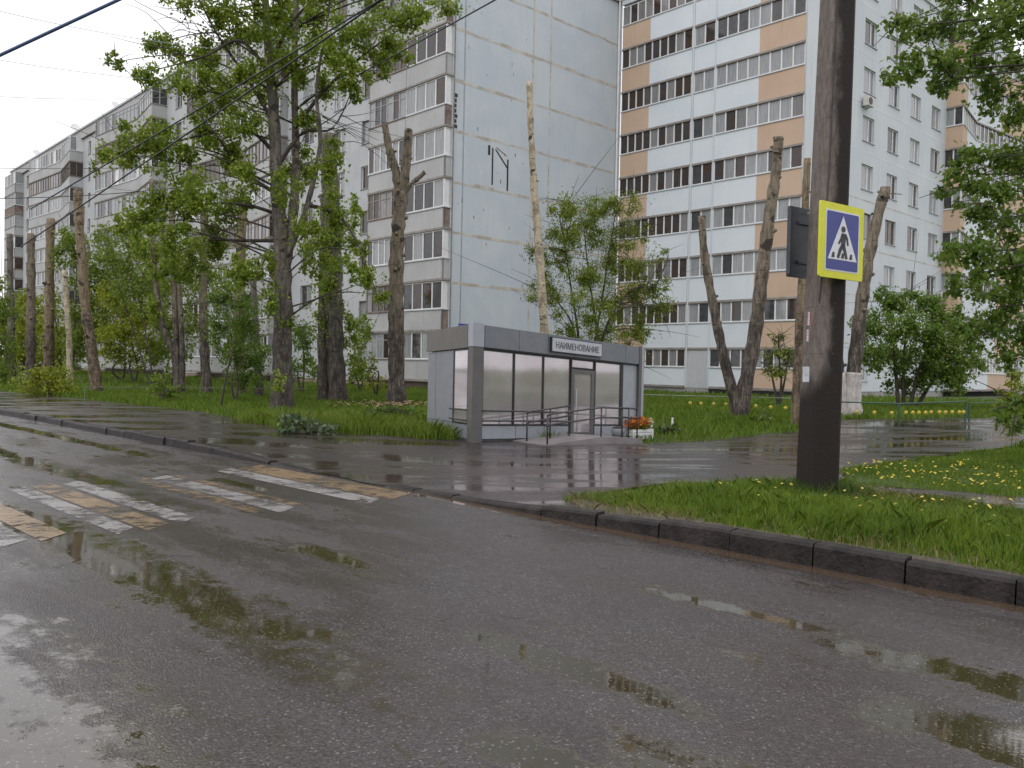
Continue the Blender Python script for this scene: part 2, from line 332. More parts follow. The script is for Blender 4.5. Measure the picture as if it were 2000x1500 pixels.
# ------------------------------------------------------------------ ground, road, pavements, kerb
b = MB(); b.box(-600, 600, -600, 900, -.6, -.30, M_TURF); tag(b.build('ground'), kind='structure')
def inpoly(P, X, Y):
    P = np.asarray(P); c = np.zeros(len(X), bool); j = len(P)-1
    for i in range(len(P)):
        a, b_ = P[i], P[j]; k = ((a[1] > Y) != (b_[1] > Y)) & (X < (b_[0]-a[0])*(Y-a[1])/(b_[1]-a[1]+1e-12)+a[0]); c ^= k; j = i
    return c
def refine(poly, step=.5, jit=.0):
    out = []
    for i in range(len(poly)):
        p = np.array(poly[i], float); q = np.array(poly[(i+1) % len(poly)], float); n = max(1, min(60, int(np.linalg.norm(q-p)/step)))
        for k in range(n):
            w = p+(q-p)*k/n
            out.append(w+(nr.uniform(-jit, jit, 2) if jit and k else 0))
    return out
def sheet(name, poly, mat, dz, step=.8, jit=.0, far=45, kind='structure'):     # poly in (s, n); follows the ground
    pts = refine(poly, .45, jit); arr = np.array(pts)
    gs = np.arange(arr[:, 0].min(), min(arr[:, 0].max(), far), step); gn = np.arange(arr[:, 1].min(), min(arr[:, 1].max(), far), step)
    X, Y = np.meshgrid(gs, gn); X = X.ravel()+nr.uniform(-.1, .1, X.size); Y = Y.ravel()+nr.uniform(-.1, .1, Y.size)
    k = inpoly(arr, X, Y); ins = np.stack([X[k], Y[k]], 1)
    vs = [Vector((float(p[0]), float(p[1]))) for p in pts]+[Vector((float(p[0]), float(p[1]))) for p in ins]
    n = len(pts); r = geometry.delaunay_2d_cdt(vs, [], [list(range(n))], 1, 1e-5)
    P = np.array([(p.x, p.y) for p in r[0]]); xy = P[:, :1]*RD[None, :2]+P[:, 1:]*ND[None, :2]
    V = np.column_stack([xy, gz(xy[:, 0], xy[:, 1])+dz]); F = [f for f in r[2] if len(f) == 3]
    F = np.array(F); e1 = V[F[:, 1]]-V[F[:, 0]]; e2 = V[F[:, 2]]-V[F[:, 0]]; fl = np.cross(e1, e2)[:, 2] < 0; F[fl] = F[fl][:, ::-1]
    o = npmesh(name, V, F, mat); o.data.polygons.foreach_set('use_smooth', [True]*len(F)); return tag(o, kind=kind)
b = MB(); b.quad([SN(-60, -14, 0), SN(-60, 6.76, 0), SN(260, 6.76, 0), SN(260, -14, 0)], M_ROAD); o = b.build('road'); tag(o, kind='structure')
WALK = [(5.9, 6.9), (9.05, 6.9), (9.1, 6.74), (11.1, 6.74), (11.15, 6.9), (40, 6.9), (130, 6.9), (130, 10.6), (41.5, 10.4), (31.5, 11.0), (24, 11.2), (19.2, 10.3), (16.8, 9.9), (15.1, 10.5), (13.5, 11.1), (12.9, 13),
        (12.4, 15), (11.7, 16.9), (11.0, 18.6), (10.3, 20.8), (10.9, 23.2), (11.2, 25.5), (9.9, 28.4), (8.3, 33.5), (6, 60), (-2, 60), (3.6, 33), (5.23, 21.2), (5.9, 17), (6.05, 13.8), (5.3, 12.1), (5.0, 11.6), (5.5, 11.1), (6.7, 10.0), (6.65, 8.1), (6.6, 7.5), (6.1, 7.2)]
PATH = [(5.2, 11.95), (4.3, 12.35), (3.1, 12.7), (-8, 12.9), (-8, 11.0), (2.7, 11.1), (4.72, 11.4), (5.0, 11.6)]
LAWN = [(-40, 6.88), (130, 6.88), (130, 60), (40, 90), (-40, 90)]
sheet('turf_soil', LAWN, M_TURF, -.035, 1.2, 0, 60)
sheet('pavement', WALK, M_WALK, 0, .7, .06)
sheet('dirt_path', PATH, M_WALK, -.006, .6, .06)
MUD = [(5.6, 6.9), (6.3, 7.2), (6.7, 7.6), (6.3, 8.4), (5.6, 8.0), (4.4, 7.2), (3, 7.12), (0, 7.1), (-6, 7.1), (-6, 6.9)]
sheet('mud_strip', MUD, M_SOIL, -.012, .5, .05)
b = MB()
def stones(s0, s1, L):
    s = s0
    while s < s1:
        e = min(s+L*(.96+.06*rng.random()), s1); g = .004+.006*rng.random(); dz = rng.uniform(-.018, .012); dn = rng.uniform(-.018, .018)
        for (sa, sb) in ((s+g, e-g),):
            ha, hb = float(kerb_h(np.array(sa)))+dz+.012, float(kerb_h(np.array(sb)))+dz+.012; c = .022
            prof = lambda h: [(6.735+dn, -.08), (6.745+dn, h-c*1.2), (6.765+dn, h), (6.9+dn, h+.003), (6.915+dn, -.08)]
            va = [SN(sa, q[0], q[1]) for q in prof(ha)]; vb = [SN(sb, q[0], q[1]) for q in prof(hb)]
            ia = [SN(sa+.02, q[0], q[1]) for q in prof(ha)]; 
            b.add(va+vb, [(i, i+1, i+6, i+5) for i in range(4)]+[(4, 3, 2, 1, 0), (5, 6, 7, 8, 9)], M_KERB)
        s = e
stones(-8.2, 9.1, .77); stones(11.1, 120, 1.0)
tag(b.build('kerb'), kind='structure')
# pedestrian crossing bars
def bar(name, s0, s1, n0, n1, m, label, skew=.25):
    q = MB(); q.quad([SN(s0, n0, .005), SN(s0+skew, n1, .005), SN(s1+skew, n1, .005), SN(s1, n0, .005)], m); o = q.build(name); tag(o, kind='structure')
for a in ((8.0, 11.75, 5.72, 6.05, M_PW), (8.1, 11.85, 6.09, 6.6, M_PY), (8.1, 11.5, 4.66, 4.98, M_PWO), (8.2, 11.4, 4.42, 4.63, M_PYO), (8.1, 11.5, 5.0, 5.14, M_PYO),
          (8.15, 11.6, 3.60, 3.86, M_PW), (8.0, 11.6, 3.22, 3.52, M_PY), (8.1, 11.4, 2.34, 2.62, M_PY), (8.0, 11.2, 1.95, 2.28, M_PWO), (8.0, 11.4, 2.95, 3.18, M_PWO)):
    bar('crossing_bar', *a, None)

# ------------------------------------------------------------------ houses
class Fr:        # a wall plane: a to the right seen from outside, o outwards, z up
    def __init__(s, org, right, out): s.o, s.r, s.n = org, right, out; s.rz = math.atan2(right[1], right[0])
    def __call__(s, a, o, z): return s.o+s.r*a+s.n*o+np.array([0, 0, z])
FL = Fr(C0, -DU, -DV); FE = Fr(C0, DV, -DU); FR = Fr(I0, -DU, -DV); FK = Fr(K0, DV, -DU)
Z0 = .6; FH = 2.77; ZK = [Z0+FH*k for k in range(9)]; ZT = 25.55
def holed(mb, fr, a0, a1, z0, z1, rects, m, depth=.22):
    As = sorted({a0, a1, *[r[0] for r in rects], *[r[1] for r in rects]}); Zs = sorted({z0, z1, *[r[2] for r in rects], *[r[3] for r in rects]})
    As = [a for a in As if a0 <= a <= a1]; Zs = [z for z in Zs if z0 <= z <= z1]
    for i in range(len(As)-1):
        j = 0
        while j < len(Zs)-1:
            ca = (As[i]+As[i+1])/2
            def ins(jj):
                cz = (Zs[jj]+Zs[jj+1])/2; return any(r[0] < ca < r[1] and r[2] < cz < r[3] for r in rects)
            if ins(j): j += 1; continue
            k = j
            while k+1 < len(Zs)-1 and not ins(k+1): k += 1
            mb.quad([fr(As[i], 0, Zs[j]), fr(As[i+1], 0, Zs[j]), fr(As[i+1], 0, Zs[k+1]), fr(As[i], 0, Zs[k+1])], m); j = k+1
    for (x0_, x1_, y0, y1) in rects:
        c = [(x0_, y0), (x1_, y0), (x1_, y1), (x0_, y1)]
        for i in range(4):
            p, q = c[i], c[(i+1) % 4]; mb.quad([fr(q[0], 0, q[1]), fr(p[0], 0, p[1]), fr(p[0], -depth, p[1]), fr(q[0], -depth, q[1])], m)
WIN = {}
def window_proto(key, w, h, splits, fm, gm, y=.11, sill=True):     # local: x right, y inwards, z up; origin bottom centre
    f = MB(); t = .06
    f.box(-w/2, w/2, y, y+.06, 0, t, fm); f.box(-w/2, w/2, y, y+.06, h-t, h, fm)
    f.box(-w/2, -w/2+t, y, y+.06, t, h-t, fm); f.box(w/2-t, w/2, y, y+.06, t, h-t, fm)
    xs = [-w/2+t]+[-w/2+w*q for q in splits]+[w/2-t]
    for q in splits: f.box(-w/2+w*q-.035, -w/2+w*q+.035, y-.003, y+.06, t, h-t, fm)
    if sill: f.box(-w/2-.05, w/2+.05, -.07, y, -.03, .0, M_TRIM)
    g = MB()
    for i in range(len(xs)-1): g.quad([(xs[i], y+.03, t), (xs[i+1], y+.03, t), (xs[i+1], y+.03, h-t), (xs[i], y+.03, h-t)], gm)
    WIN[key] = (f, g)
def place_window(key, root, fr, a, z):
    f = WIN[key]
    if isinstance(f[0], MB):
        o = f[0].build('window', root); p = f[1].build('pane', o); WIN[key] = (o, p); first = True
    else:
        o = f[0].copy(); COL.objects.link(o); p = f[1].copy(); COL.objects.link(p); p.parent = o; o.parent = root
    o.location = tuple(fr(a, 0, z)-np.array(root.location)); o.rotation_euler = (0, 0, fr.rz); return o
window_proto('wide', 1.35, 1.5, (.5,), M_PVC, M_GLS); window_proto('wide_old', 1.35, 1.5, (.38,), M_OLDW, M_GLS)
window_proto('narrow', .8, 1.4, (), M_OLDW, M_GLS); window_proto('narrow_white', .8, 1.4, (), M_PVC, M_GLS)
window_proto('stair', 1.5, 1.5, (.5,), M_GRF, M_GLS); window_proto('flank', 1.5, 1.45, (.62,), M_PVC, M_GLC); window_proto('flank_old', 1.5, 1.45, (.5,), M_OLDW, M_GLD)

def loggia(root, pts, zk, style, pm_fn, par=(.25, 1.30), gl=(1.36, 2.87), pane=.72, sides=True, skip=(), name='balcony', panelfrac=0.):
    """pts: plan polyline in world (outside line, left to right seen from outside). One balcony part: parapet+slab mesh, children glazing and pane."""
    off = np.array(root.location); B = MB(); Fm = MB(); Pn = MB()
    fm = {'w': M_PVC, 'c': M_PVC, 'd': M_PVC, 'o': M_OLDW, 'g': M_GRF}[style]; gm = {'w': M_GLS, 'c': M_GLC, 'd': M_GLD, 'o': M_GLD, 'g': M_GLC}[style]
    style = 'w' if style in 'cd' else style
    z = np.array([0, 0, 1.])
    for i in range(len(pts)-1):
        p, q = np.array(pts[i], float), np.array(pts[i+1], float); d = q-p; L = np.linalg.norm(d); d = d/L; n = np.array([d[1], -d[0], 0])   # outward
        for (f0, f1, m) in pm_fn(i, L):
            e0 = p+d*L*f0; e1 = p+d*L*f1
            B.hexa([e0+z*(zk+par[0]), e1+z*(zk+par[0]), e1-n*.08+z*(zk+par[0]), e0-n*.08+z*(zk+par[0]), e0+z*(zk+par[1]), e1+z*(zk+par[1]), e1-n*.08+z*(zk+par[1]), e0-n*.08+z*(zk+par[1])], m)
        for (za, zb, pr, m) in ((par[0]-.11, par[0]-.003, .035, M_SLAB), (par[0]-.14, par[0]-.113, .06, M_RUST), (par[1]+.003, gl[0]-.003, .05, M_TRIM if style == 'w' else M_RUST)):
            a_, b_ = p+n*pr-d*.01*(i == 0), q+n*pr
            B.hexa([a_+z*(zk+za), b_+z*(zk+za), b_-n*.3+z*(zk+za), a_-n*.3+z*(zk+za), a_+z*(zk+zb), b_+z*(zk+zb), b_-n*.3+z*(zk+zb), a_-n*.3+z*(zk+zb)], m)
        if i in skip: continue
        nb = max(1, round(L/pane)); t = .055; y0, y1 = zk+gl[0], zk+gl[1]
        def fbox(u0_, u1_, za, zb, o0=-.07, o1=-.005):
            a_ = p+d*u0_; b_ = p+d*u1_
            Fm.hexa([a_+n*o1+z*za, b_+n*o1+z*za, b_+n*o0+z*za, a_+n*o0+z*za, a_+n*o1+z*zb, b_+n*o1+z*zb, b_+n*o0+z*zb, a_+n*o0+z*zb], fm)
        fbox(0, L, y0, y0+t); fbox(0, L, y1-t, y1)
        for k in range(nb+1):
            c = L*k/nb; fbox(max(0, c-t*.75), min(L, c+t*.75), y0+t, y1-t, -.072, -.001)
        if style != 'w' and rng.random() < .6: fbox(t, L-t, y0+(y1-y0)*.72, y0+(y1-y0)*.72+.035, -.06, -.012)
        for k in range(nb):
            c0, c1 = L*k/nb+t*.6, L*(k+1)/nb-t*.6; a_ = p+d*c0-n*.04; b_ = p+d*c1-n*.04
            m = gm if rng.random() > panelfrac else fm
            if L < .7 and style == 'w': m = M_PVC
            Pn.quad([a_+z*(y0+t*.5), b_+z*(y0+t*.5), b_+z*(y1-t*.5), a_+z*(y1-t*.5)], m)
    o = B.build(name, root, off=off); 
    if Fm.v: Fm.build('glazing_frame', o, off=off); Pn.build('pane', o, off=off)
    return o

# --- left block: nine storeys, long facade to the left, blank end wall to the right
HL = empty('apartment_building', C0, 'long grey nine storey apartment block with a blank blue grey end wall behind the poplars', 'building'); OL = np.array(HL.location)
LEN = 94.3
STK = [(0, 7.45), (18.2, 33.0), (40.2, 56), (63.8, 81), (88.3, 93.6)]
wa, wb = [], []
cols = [(8.45, 'n'), (11.4, 'w'), (15.4, 's'), (35.0, 'n'), (37.6, 'w'), (58.2, 'w'), (61.6, 'n'), (83.0, 'n'), (86.2, 'w')]
rects = []
for zk in ZK:
    for u, k in cols:
        w, h, s = {'n': (.8, 1.4, .75), 'w': (1.35, 1.5, .68), 's': (1.5, 1.5, -.75)}[k]
        zz = zk+s
        if k == 's' and zk == ZK[0]: continue
        rects.append((-u-w/2, -u+w/2, zz, zz+h, k))
    for (ua, ub) in STK:
        pass
b = MB(); holed(b, FL, -LEN, -7.45, Z0, ZT, [r[:4] for r in rects], M_FAC)
for zk in ZK: b.box(-7.45, 0, -.9, -.8, zk, zk+FH, M_FAC, lambda a, o, z: FL(a, o, z))   # wall behind the corner loggias
b.quad([FE(0, 0, Z0), FE(13.9, 0, Z0), FE(13.9, 0, ZT), FE(0, 0, ZT)], M_END)
b.quad([FL(-LEN, -14, Z0), FL(-LEN, 0, Z0), FL(-LEN, 0, ZT), FL(-LEN, -14, ZT)], M_FAC)
b.box(-LEN+.3, -8, -13, -1.6, Z0, ZT-.1, M_DARK, lambda a, o, z: FL(a, o, z)); b.build('wall', HL, off=OL)  # dark inner box added to keep sky from showing through the block
b = MB(); b.box(-LEN, 0, -14, -.06, -.3, Z0+.14, M_PLI, lambda a, o, z: FL(a, o, z)); b.build('plinth', HL, off=OL)
b = MB(); b.box(-LEN-.1, .1, -14, .14, ZT, ZT+.95, M_PAR, lambda a, o, z: FL(a, o, z)); b.box(-LEN-.2, .2, -14.1, .26, ZT+.95, ZT+1.14, M_TRIM, lambda a, o, z: FL(a, o, z))
b.box(-LEN-.15, .15, -14, .2, ZT-.06, ZT-.002, M_RUST, lambda a, o, z: FL(a, o, z)); b.build('roof', HL, off=OL)
for (u, k), in [(c,) for c in cols]:
    for zk in ZK:
        if k == 's' and zk == ZK[0]: continue
        zz = zk+{'n': .75, 'w': .68, 's': -.75}[k]
        key = {'n': rng.choice(['narrow', 'narrow', 'narrow_white']), 'w': rng.choice(['wide', 'wide', 'wide_old']), 's': 'stair'}[k]
        place_window(key, HL, FL, -u, zz)
plain = lambda m: (lambda i, L: [(0, 1, m)])
for k, zk in enumerate(ZK):
    pr = .42
    right = [FL(-3.62, pr, 0), FL(-.02, pr, 0), FL(-.02, -.1, 0)]
    left = [FL(-7.42, -.1, 0), FL(-7.42, pr, 0), FL(-3.68, pr, 0)]
    sr = ['w', 'w', 'w', 'w', 'w', 'w', 'w', 'w', 'g'][k]; sl = ['g', 'o', 'w', 'o', 'w', 'g', 'o', 'g', 'o'][k]
    def pfn(i, L, k=k): return [(0, 1, M_PAR)] if i != 1 else [(0, 1, M_RUST if k % 2 else M_PAR)]
    loggia(HL, right, zk, sr, pfn, pane=.86, panelfrac=.0)
    loggia(HL, left, zk, sl, plain(M_PAR), pane=.66)
b = MB()
for zk in ZK[1:]+[ZT]:
    b.box(-3.66, -3.64, -.3, .40, zk-2.6, zk-.1, M_PAR, lambda a, o, z: FL(a, o, z))
b.build('partition', HL, off=OL)
for (ua, ub) in STK[1:]:
    for k, zk in enumerate(ZK):
        mid = ub-4.2; sty = rng.choice(['w', 'o', 'g', 'w', 'o'])
        # wavy plan: the nearer part slants in, the farther part slants back out
        if ub-ua > 8:
            P = [FL(-ub, -.05, 0), FL(-ub, 1.15, 0), FL(-(ua+(ub-ua)*.38), .45, 0), FL(-ua, 1.35, 0), FL(-ua, -.05, 0)]
        else: P = [FL(-ub, -.05, 0), FL(-ub, 1.0, 0), FL(-ua, 1.0, 0), FL(-ua, -.05, 0)]
        mm = rng.choice([M_PAR, M_PAR, M_FAC, M_PAR, M_RUST if k in (7, 5, 3) and ub > 90 else M_PAR])
        loggia(HL, P, zk, sty, plain(mm), pane=.8, panelfrac=.06)
# sealed joints on the end wall, a tar patch shaped like a gate, an earlier cable box mark
fe = lambda a, o, z: FE(a, o, z)
for k, zk in enumerate(ZK[1:]+[ZT]):
    b = MB(); a = 0.15
    while a < 13.6:
        e = min(a+rng.uniform(.5, 1.6), 13.7); w = rng.uniform(.05, .11); dz = rng.uniform(-.03, .03)
        b.box(a, e, 0, .004+.004*rng.random(), zk-w+dz, zk+w+dz, M_SEA, fe)
        a = e
    b.build('joint_seam', HL, off=OL)
for av in (6.1, 7.55):
    b = MB(); z = 1
    while z < ZT-.4:
        e = z+rng.uniform(.5, 1.5); w = rng.uniform(.03, .07)
        b.box(av-w, av+w, 0, .010+.004*rng.random(), z, e, M_SEA, fe)
        z = e
    b.build('joint_seam', HL, off=OL)
b = MB()
for (aa, za, ab_, zb, w) in ((3.02, 14.05, 3.02, 11.95, .05), (4.2, 13.6, 4.2, 11.8, .055), (3.25, 14.0, 4.18, 13.1, .06), (2.75, 14.15, 2.75, 13.6, .08), (3.3, 14.12, 4.1, 13.78, .04)):
    b.add([FE(aa-w, .016, za), FE(aa+w, .016, za), FE(ab_+w, .016, zb), FE(ab_-w, .016, zb), FE(aa-w, 0, za), FE(aa+w, 0, za), FE(ab_+w, 0, zb), FE(ab_-w, 0, zb)],
          [(3, 2, 1, 0), (0, 1, 5, 4), (1, 2, 6, 5), (2, 3, 7, 6), (3, 0, 4, 7)], M_TAR)
b.build('tar_mark', HL, off=OL); b = MB()
for k in range(26):
    a = rng.uniform(.3, 6.5); z = rng.uniform(8, 24); r = rng.uniform(.008, .022); b.box(a-r, a+r, 0, .012, z-r*rng.uniform(5, 18), z+r, M_TAR if k % 5 == 0 else M_RUST, fe)
for k in range(7): b.box(.12+.05*rng.random(), .3+.1*rng.random(), 0, .014+k*.001, 14.6+k*.28, 14.8+k*.28, M_TAR, fe)
b.build('tar_spots', HL, off=OL)['kind'] = 'stuff'
b = MB(); b.tube([FE(13.72, .12, Z0), FE(13.72, .12, ZT)], .07, M_PVC, 8); b.build('drainpipe', HL, off=OL)
b = MB(); b.tube([FE(.12, .05, Z0+1), FE(.12, .05, ZT)], .03, M_OLDW, 6); b.build('cable_duct', HL, off=OL)
b = MB(); 
for u in (9.5, 24, 30, 37, 45, 60):
    b.box(-u-.25, -u+.25, -.058, -.045, .2, .5, M_DARK, lambda a, o, z: FL(a, o, z))
b.build('basement_vent', HL, off=OL)

# --- right block
HR = empty('apartment_building', I0, 'nine storey apartment block with orange and pale blue loggia bands behind the kiosk', 'building'); OR_ = np.array(HR.location)
b = MB(); fr_ = lambda a, o, z: FR(a, o, z); fk_ = lambda a, o, z: FK(a, o, z)
b.quad([FR(13.2, 0, Z0), FR(14.1, 0, Z0), FR(14.1, 0, ZT), FR(13.2, 0, ZT)], M_FLK)
b.quad([FR(-.02, -.01, Z0), FR(.26, -.01, Z0), FR(.26, -.01, ZT), FR(-.02, -.01, ZT)], M_FLK)
b.quad([FR(.2, -.9, Z0), FR(13.3, -.9, Z0), FR(13.3, -.9, ZT), FR(.2, -.9, ZT)], M_GLD if False else M_FAC)
fcols = [5.75, 9.1, 12.35, 15.65]; fr_rects = []
for zk in ZK:
    for c in fcols:
        if zk < 1 and c > 6: continue
        fr_rects.append((c-.75, c+.75, zk+.62, zk+2.07))
FLEN = 46
holed(b, FK, 0, FLEN, Z0, ZT, fr_rects, M_FLK)
b.quad([FK(FLEN, 0, Z0), FK(FLEN, -14, Z0), FK(FLEN, -14, ZT), FK(FLEN, 0, ZT)], M_FLK)
b.box(.6, FLEN-1, -13, -1.6, Z0, ZT-.1, M_DARK, fk_); b.build('wall', HR, off=OR_)  # added dark core, blocks the view of sky through the openings
b = MB(); b.box(-.02, 14.06, -8, -.05, -.3, Z0, M_PLG, fr_); b.box(.1, FLEN, -6, -.04, -.3, Z0+.5, M_PLG, fk_); b.build('plinth', HR, off=OR_)
b = MB(); b.box(-.05, 14.2, -8, .15, ZT, ZT+.95, M_FLK, fr_); b.box(-.1, 14.3, -8, .25, ZT+.95, ZT+1.14, M_TRIM, fr_)
b.box(8.2, FLEN+.1, -14, .12, ZT, ZT+.95, M_FLK, fk_); b.box(8.2, FLEN+.2, -14, .22, ZT+.95, ZT+1.14, M_TRIM, fk_); b.build('roof', HR, off=OR_)
for k, zk in enumerate(ZK):
    for c in fcols:
        if k < 1 and c > 6: continue
        place_window('flank_old' if (k, c) in ((3, 5.75), (3, 9.1)) else 'flank', HR, FK, c, zk+.62)
    kw = dict(par=(-.34, 1.08), gl=(1.13, 2.36))
    if k == 0: kw = dict(par=(.12, 1.2), gl=(1.25, 2.36))
    loggia(HR, [FR(.32, 0, 0), FR(5.78, 0, 0)], zk, 'd', lambda i, L: [(0, .413, M_ORG), (.413, 1, M_WHT)], pane=.61, name='loggia', **kw)
    if k: loggia(HR, [FR(5.94, -.03, 0), FR(7.38, -.03, 0)], zk, 'w', plain(M_WHT), pane=.72, name='loggia', **kw)
    else:
        q = MB(); q.box(5.94, 7.38, -.1, -.03, Z0, ZK[1]-.36, M_FAC, fr_); q.build('wall_panel', HR, off=OR_)
    loggia(HR, [FR(7.54, .02, 0), FR(13.14, .02, 0)], zk, 'c', lambda i, L: [(0, .503, M_WHT), (.503, 1, M_ORG)], pane=.7, name='loggia', **kw)
    # wavy loggias farther along the flank
    y = lambda a, o: FK(a, o, 0)
    if k: loggia(HR, [y(17.35, -.05), y(17.35, 1.1), y(22.0, .35), y(30.5, 1.2), y(30.5, -.05)], zk, 'w', lambda i, L: [(0, 1, M_ORG)] if i == 0 else ([(0, .3, M_ORG), (.3, 1, M_WHT)] if i == 1 else [(0, .45, M_WHT), (.45, 1, M_ORG)]), pane=.62, name='loggia', **kw)
    else: loggia(HR, [y(18.2, -.05), y(18.2, 1.0), y(30.5, 1.0), y(30.5, -.05)], zk, 'w', lambda i, L: [(0, .45, M_WHT), (.45, 1, M_ORG)], pane=.6, name='loggia', **kw)
b = MB()
for (a0, a1) in ((5.80, 5.93), (7.39, 7.53), (13.15, 13.22)): b.box(a0, a1, -.9, -.0, Z0, ZT, M_FLK, fr_)
b.build('pilaster', HR, off=OR_)
b = MB(); b.box(.3, 13.2, -.2, .1, ZT-.32, ZT-.004, M_FLK, fr_); b.build('eave_band', HR, off=OR_); b = MB(); b.box(7.55, 13.15, -.5, .06, .25, .55, M_DARK, fr_); b.build('basement_opening', HR, off=OR_); b = MB(); b.box(18.3, 30, -.1, .6, .0, .5, M_DARK, fk_); b.build('basement_opening', HR, off=OR_)
for zk in ZK[1:]+[ZT]:
    b = MB(); a = .3
    while a < 17.2:
        e = min(a+rng.uniform(.8, 2), 17.2); w = rng.uniform(.02, .05)
        b.box(a, e, 0, .004+.003*rng.random(), zk-w, zk+w, M_WHT if zk > 12 else M_SEA, fk_)
        a = e
    b.build('joint_seam', HR, off=OR_)
for av in (4.1, 7.45, 10.7, 14.0):
    b = MB(); b.box(av-.035, av+.035, 0, .011, Z0+.5, ZT, M_WHT, fk_); b.build('joint_seam', HR, off=OR_)
b = MB(); b.box(7.3, 7.9, -.04, -.025, .45, .95, M_OLDW, fk_); b.build('basement_vent', HR, off=OR_)

# --- air conditioners, dishes, address plate
M_ACW = pm('cream_metal', (.62, .60, .56), (.52, .5, .46), 3, .5, 0); M_BLK = pm('black_plastic', (.02, .02, .02), (.035, .035, .035), 4, .5, 0)
def aircon(fr, a, z, label):
    e = empty('air_conditioner', fr(a, 0, z), label, 'air conditioner', 'outdoor units on the house walls', fr.rz)
    q = MB(); q.box(-.38, .38, -.42, -.12, 0, .54, M_ACW); q.box(-.3, -.26, -.12, 0, -.05, .0, M_BLK); q.box(.26, .3, -.12, 0, -.05, .0, M_BLK); q.build('body', e)
    q = MB(); q.tube([(-.08, -.45, .27), (-.08, -.422, .27)], .21, M_BLK, 18); q.build('fan_grille', e)
aircon(FK, 5.1, ZK[6]-.28, 'air conditioner with a hanging hose below an upper window right of the concrete pole')
aircon(FK, 16.75, ZK[3]+.55, 'upper of two outdoor air conditioner units beside the orange loggia corner')
aircon(FK, 16.75, ZK[2]+.55, 'lower of two outdoor air conditioner units beside the orange loggia corner')
aircon(Fr(C0-DV*.42, -DU, -DV), -5.6, ZK[8]-.3, 'outdoor air conditioner unit on a high corner balcony of the grey block')
def dish(u, r, label):
    p = FL(-u, -.05, ZT+1.14); e = empty('satellite_dish', p, label, 'satellite dish', 'satellite dishes on the roof edge')
    q = MB(); q.tube([(0, 0, 0), (0, 0, r*1.2)], .03, M_TRIM, 6); q.build('mast', e)
    q = MB(); c = np.array([0, 0, r*1.3]); d = np.array([.55, -.75, .35]); d /= np.linalg.norm(d); a_ = np.cross(d, [0, 0, 1.]); a_ /= np.linalg.norm(a_); b_ = np.cross(a_, d)
    vs = [c-d*.12*r]; fs = []
    for j, rr in enumerate((.5, 1.)):
        for k in range(16):
            t = 2*math.pi*k/16; vs.append(c+r*rr*(a_*math.cos(t)+b_*math.sin(t))+d*(.12*r*(rr*rr)-.12*r))
    fs = [(0, 1+k, 1+(k+1) % 16) for k in range(16)]+[(1+k, 17+k, 17+(k+1) % 16, 1+(k+1) % 16) for k in range(16)]
    q.add(vs, fs, M_PVC); q.build('reflector', e, True)
dish(82.5, .42, 'grey satellite dish on the roof edge, farthest to the left end'); dish(66.8, .5, 'large round satellite dish on the roof edge above the second balcony stack'); dish(53.8, .36, 'small satellite dish on the roof edge nearest the poplar crown')
M_BLU = pm('blue_enamel', (.02, .04, .30), (.03, .05, .36), 3, .35, 0)
e = empty('address_plate', FE(.75, 0, 3.55), 'blue house address plate with white lettering on the end wall above the kiosk', 'sign', None, FE.rz)
q = MB(); q.box(0, 1.35, -.03, -.002, 0, .42, M_BLU); q.build('plate', e)
q = MB()
for i in range(9): q.box(.12+i*.085, .17+i*.085, -.036, -.031, .22+.02*(i % 3), .32, M_PVC)
for i in range(3): q.box(.95+i*.1, 1.02+i*.1, -.036, -.031, .08, .34-.05*(i % 2), M_PVC)
q.build('lettering', e)

# ------------------------------------------------------------------ kiosk
M_KPA = pm('kiosk_grey_panel', (.205, .215, .235), (.23, .24, .26), .6, .42, .03, 5)
M_KPL = pm('kiosk_light_panel', (.33, .35, .385), (.36, .38, .415), .6, .42, .03, 5)
M_KDK = pm('kiosk_graphite', (.105, .10, .095), (.13, .125, .12), .8, .45, .03)
M_KFA = pm('kiosk_fascia_panel', (.155, .17, .19), (.185, .195, .215), .8, .42, .03)
M_KBR = pm('kiosk_brown_fascia', (.13, .122, .11), (.155, .145, .13), .8, .5, .03)
M_KBK = pm('kiosk_black_frame', (.018, .018, .019), (.03, .03, .03), 2, .4, 0)
M_KSI = pm('kiosk_sign_face', (.46, .48, .52), (.5, .52, .55), 2, .4, 0)
M_KTX = pm('sign_letter', (.07, .075, .085), (.09, .095, .10), 2, .5, 0)
t = NT('kiosk_mirror_glass'); v = t.coord('Object'); c = t.mix(t.ramp(t.noise(v, 1.2, 4), .35, .65), (.50, .455, .465), (.58, .54, .55))
blind = t.n('ShaderNodeTexWave'); blind.wave_type = 'BANDS'; blind.bands_direction = 'Z'; t.l(v, blind.inputs[0]); blind.inputs['Scale'].default_value = 9
c = t.mix(t.ramp(blind.outputs[0], .75, 1, 0, .25), c, (.26, .22, .22)); M_KGL = t.end(t.bsdf(c, .05, None, .8, .5))
A0 = np.array([-.81, 17.37, 0]); D1 = np.array([math.sin(R(45)), math.cos(R(45)), 0]); D2 = np.array([-math.sin(R(28)), math.cos(R(28)), 0]); NF = np.array([D1[1], -D1[0], 0]); NS = np.array([-D2[1], D2[0], 0])
KL, KD, KH = 5.73, 2.3, 2.45
def KZ(a, b_, z): fa = a/KL; fb = b_/KD; f = z/KH; return z - fa*(.17*(1-f)+.31*f) - fb*.10*f + .02
def K(a, b_, z): p = A0+D1*a+D2*b_; return np.array([p[0], p[1], KZ(a, b_, z)])
def KF(a, o, z): p = A0+D1*a+NF*o; return np.array([p[0], p[1], KZ(a, 0, z)])       # on the front, o outwards
def KSd(b_, o, z): p = A0+D2*b_+NS*o; return np.array([p[0], p[1], KZ(0, b_, z)])   # on the left side
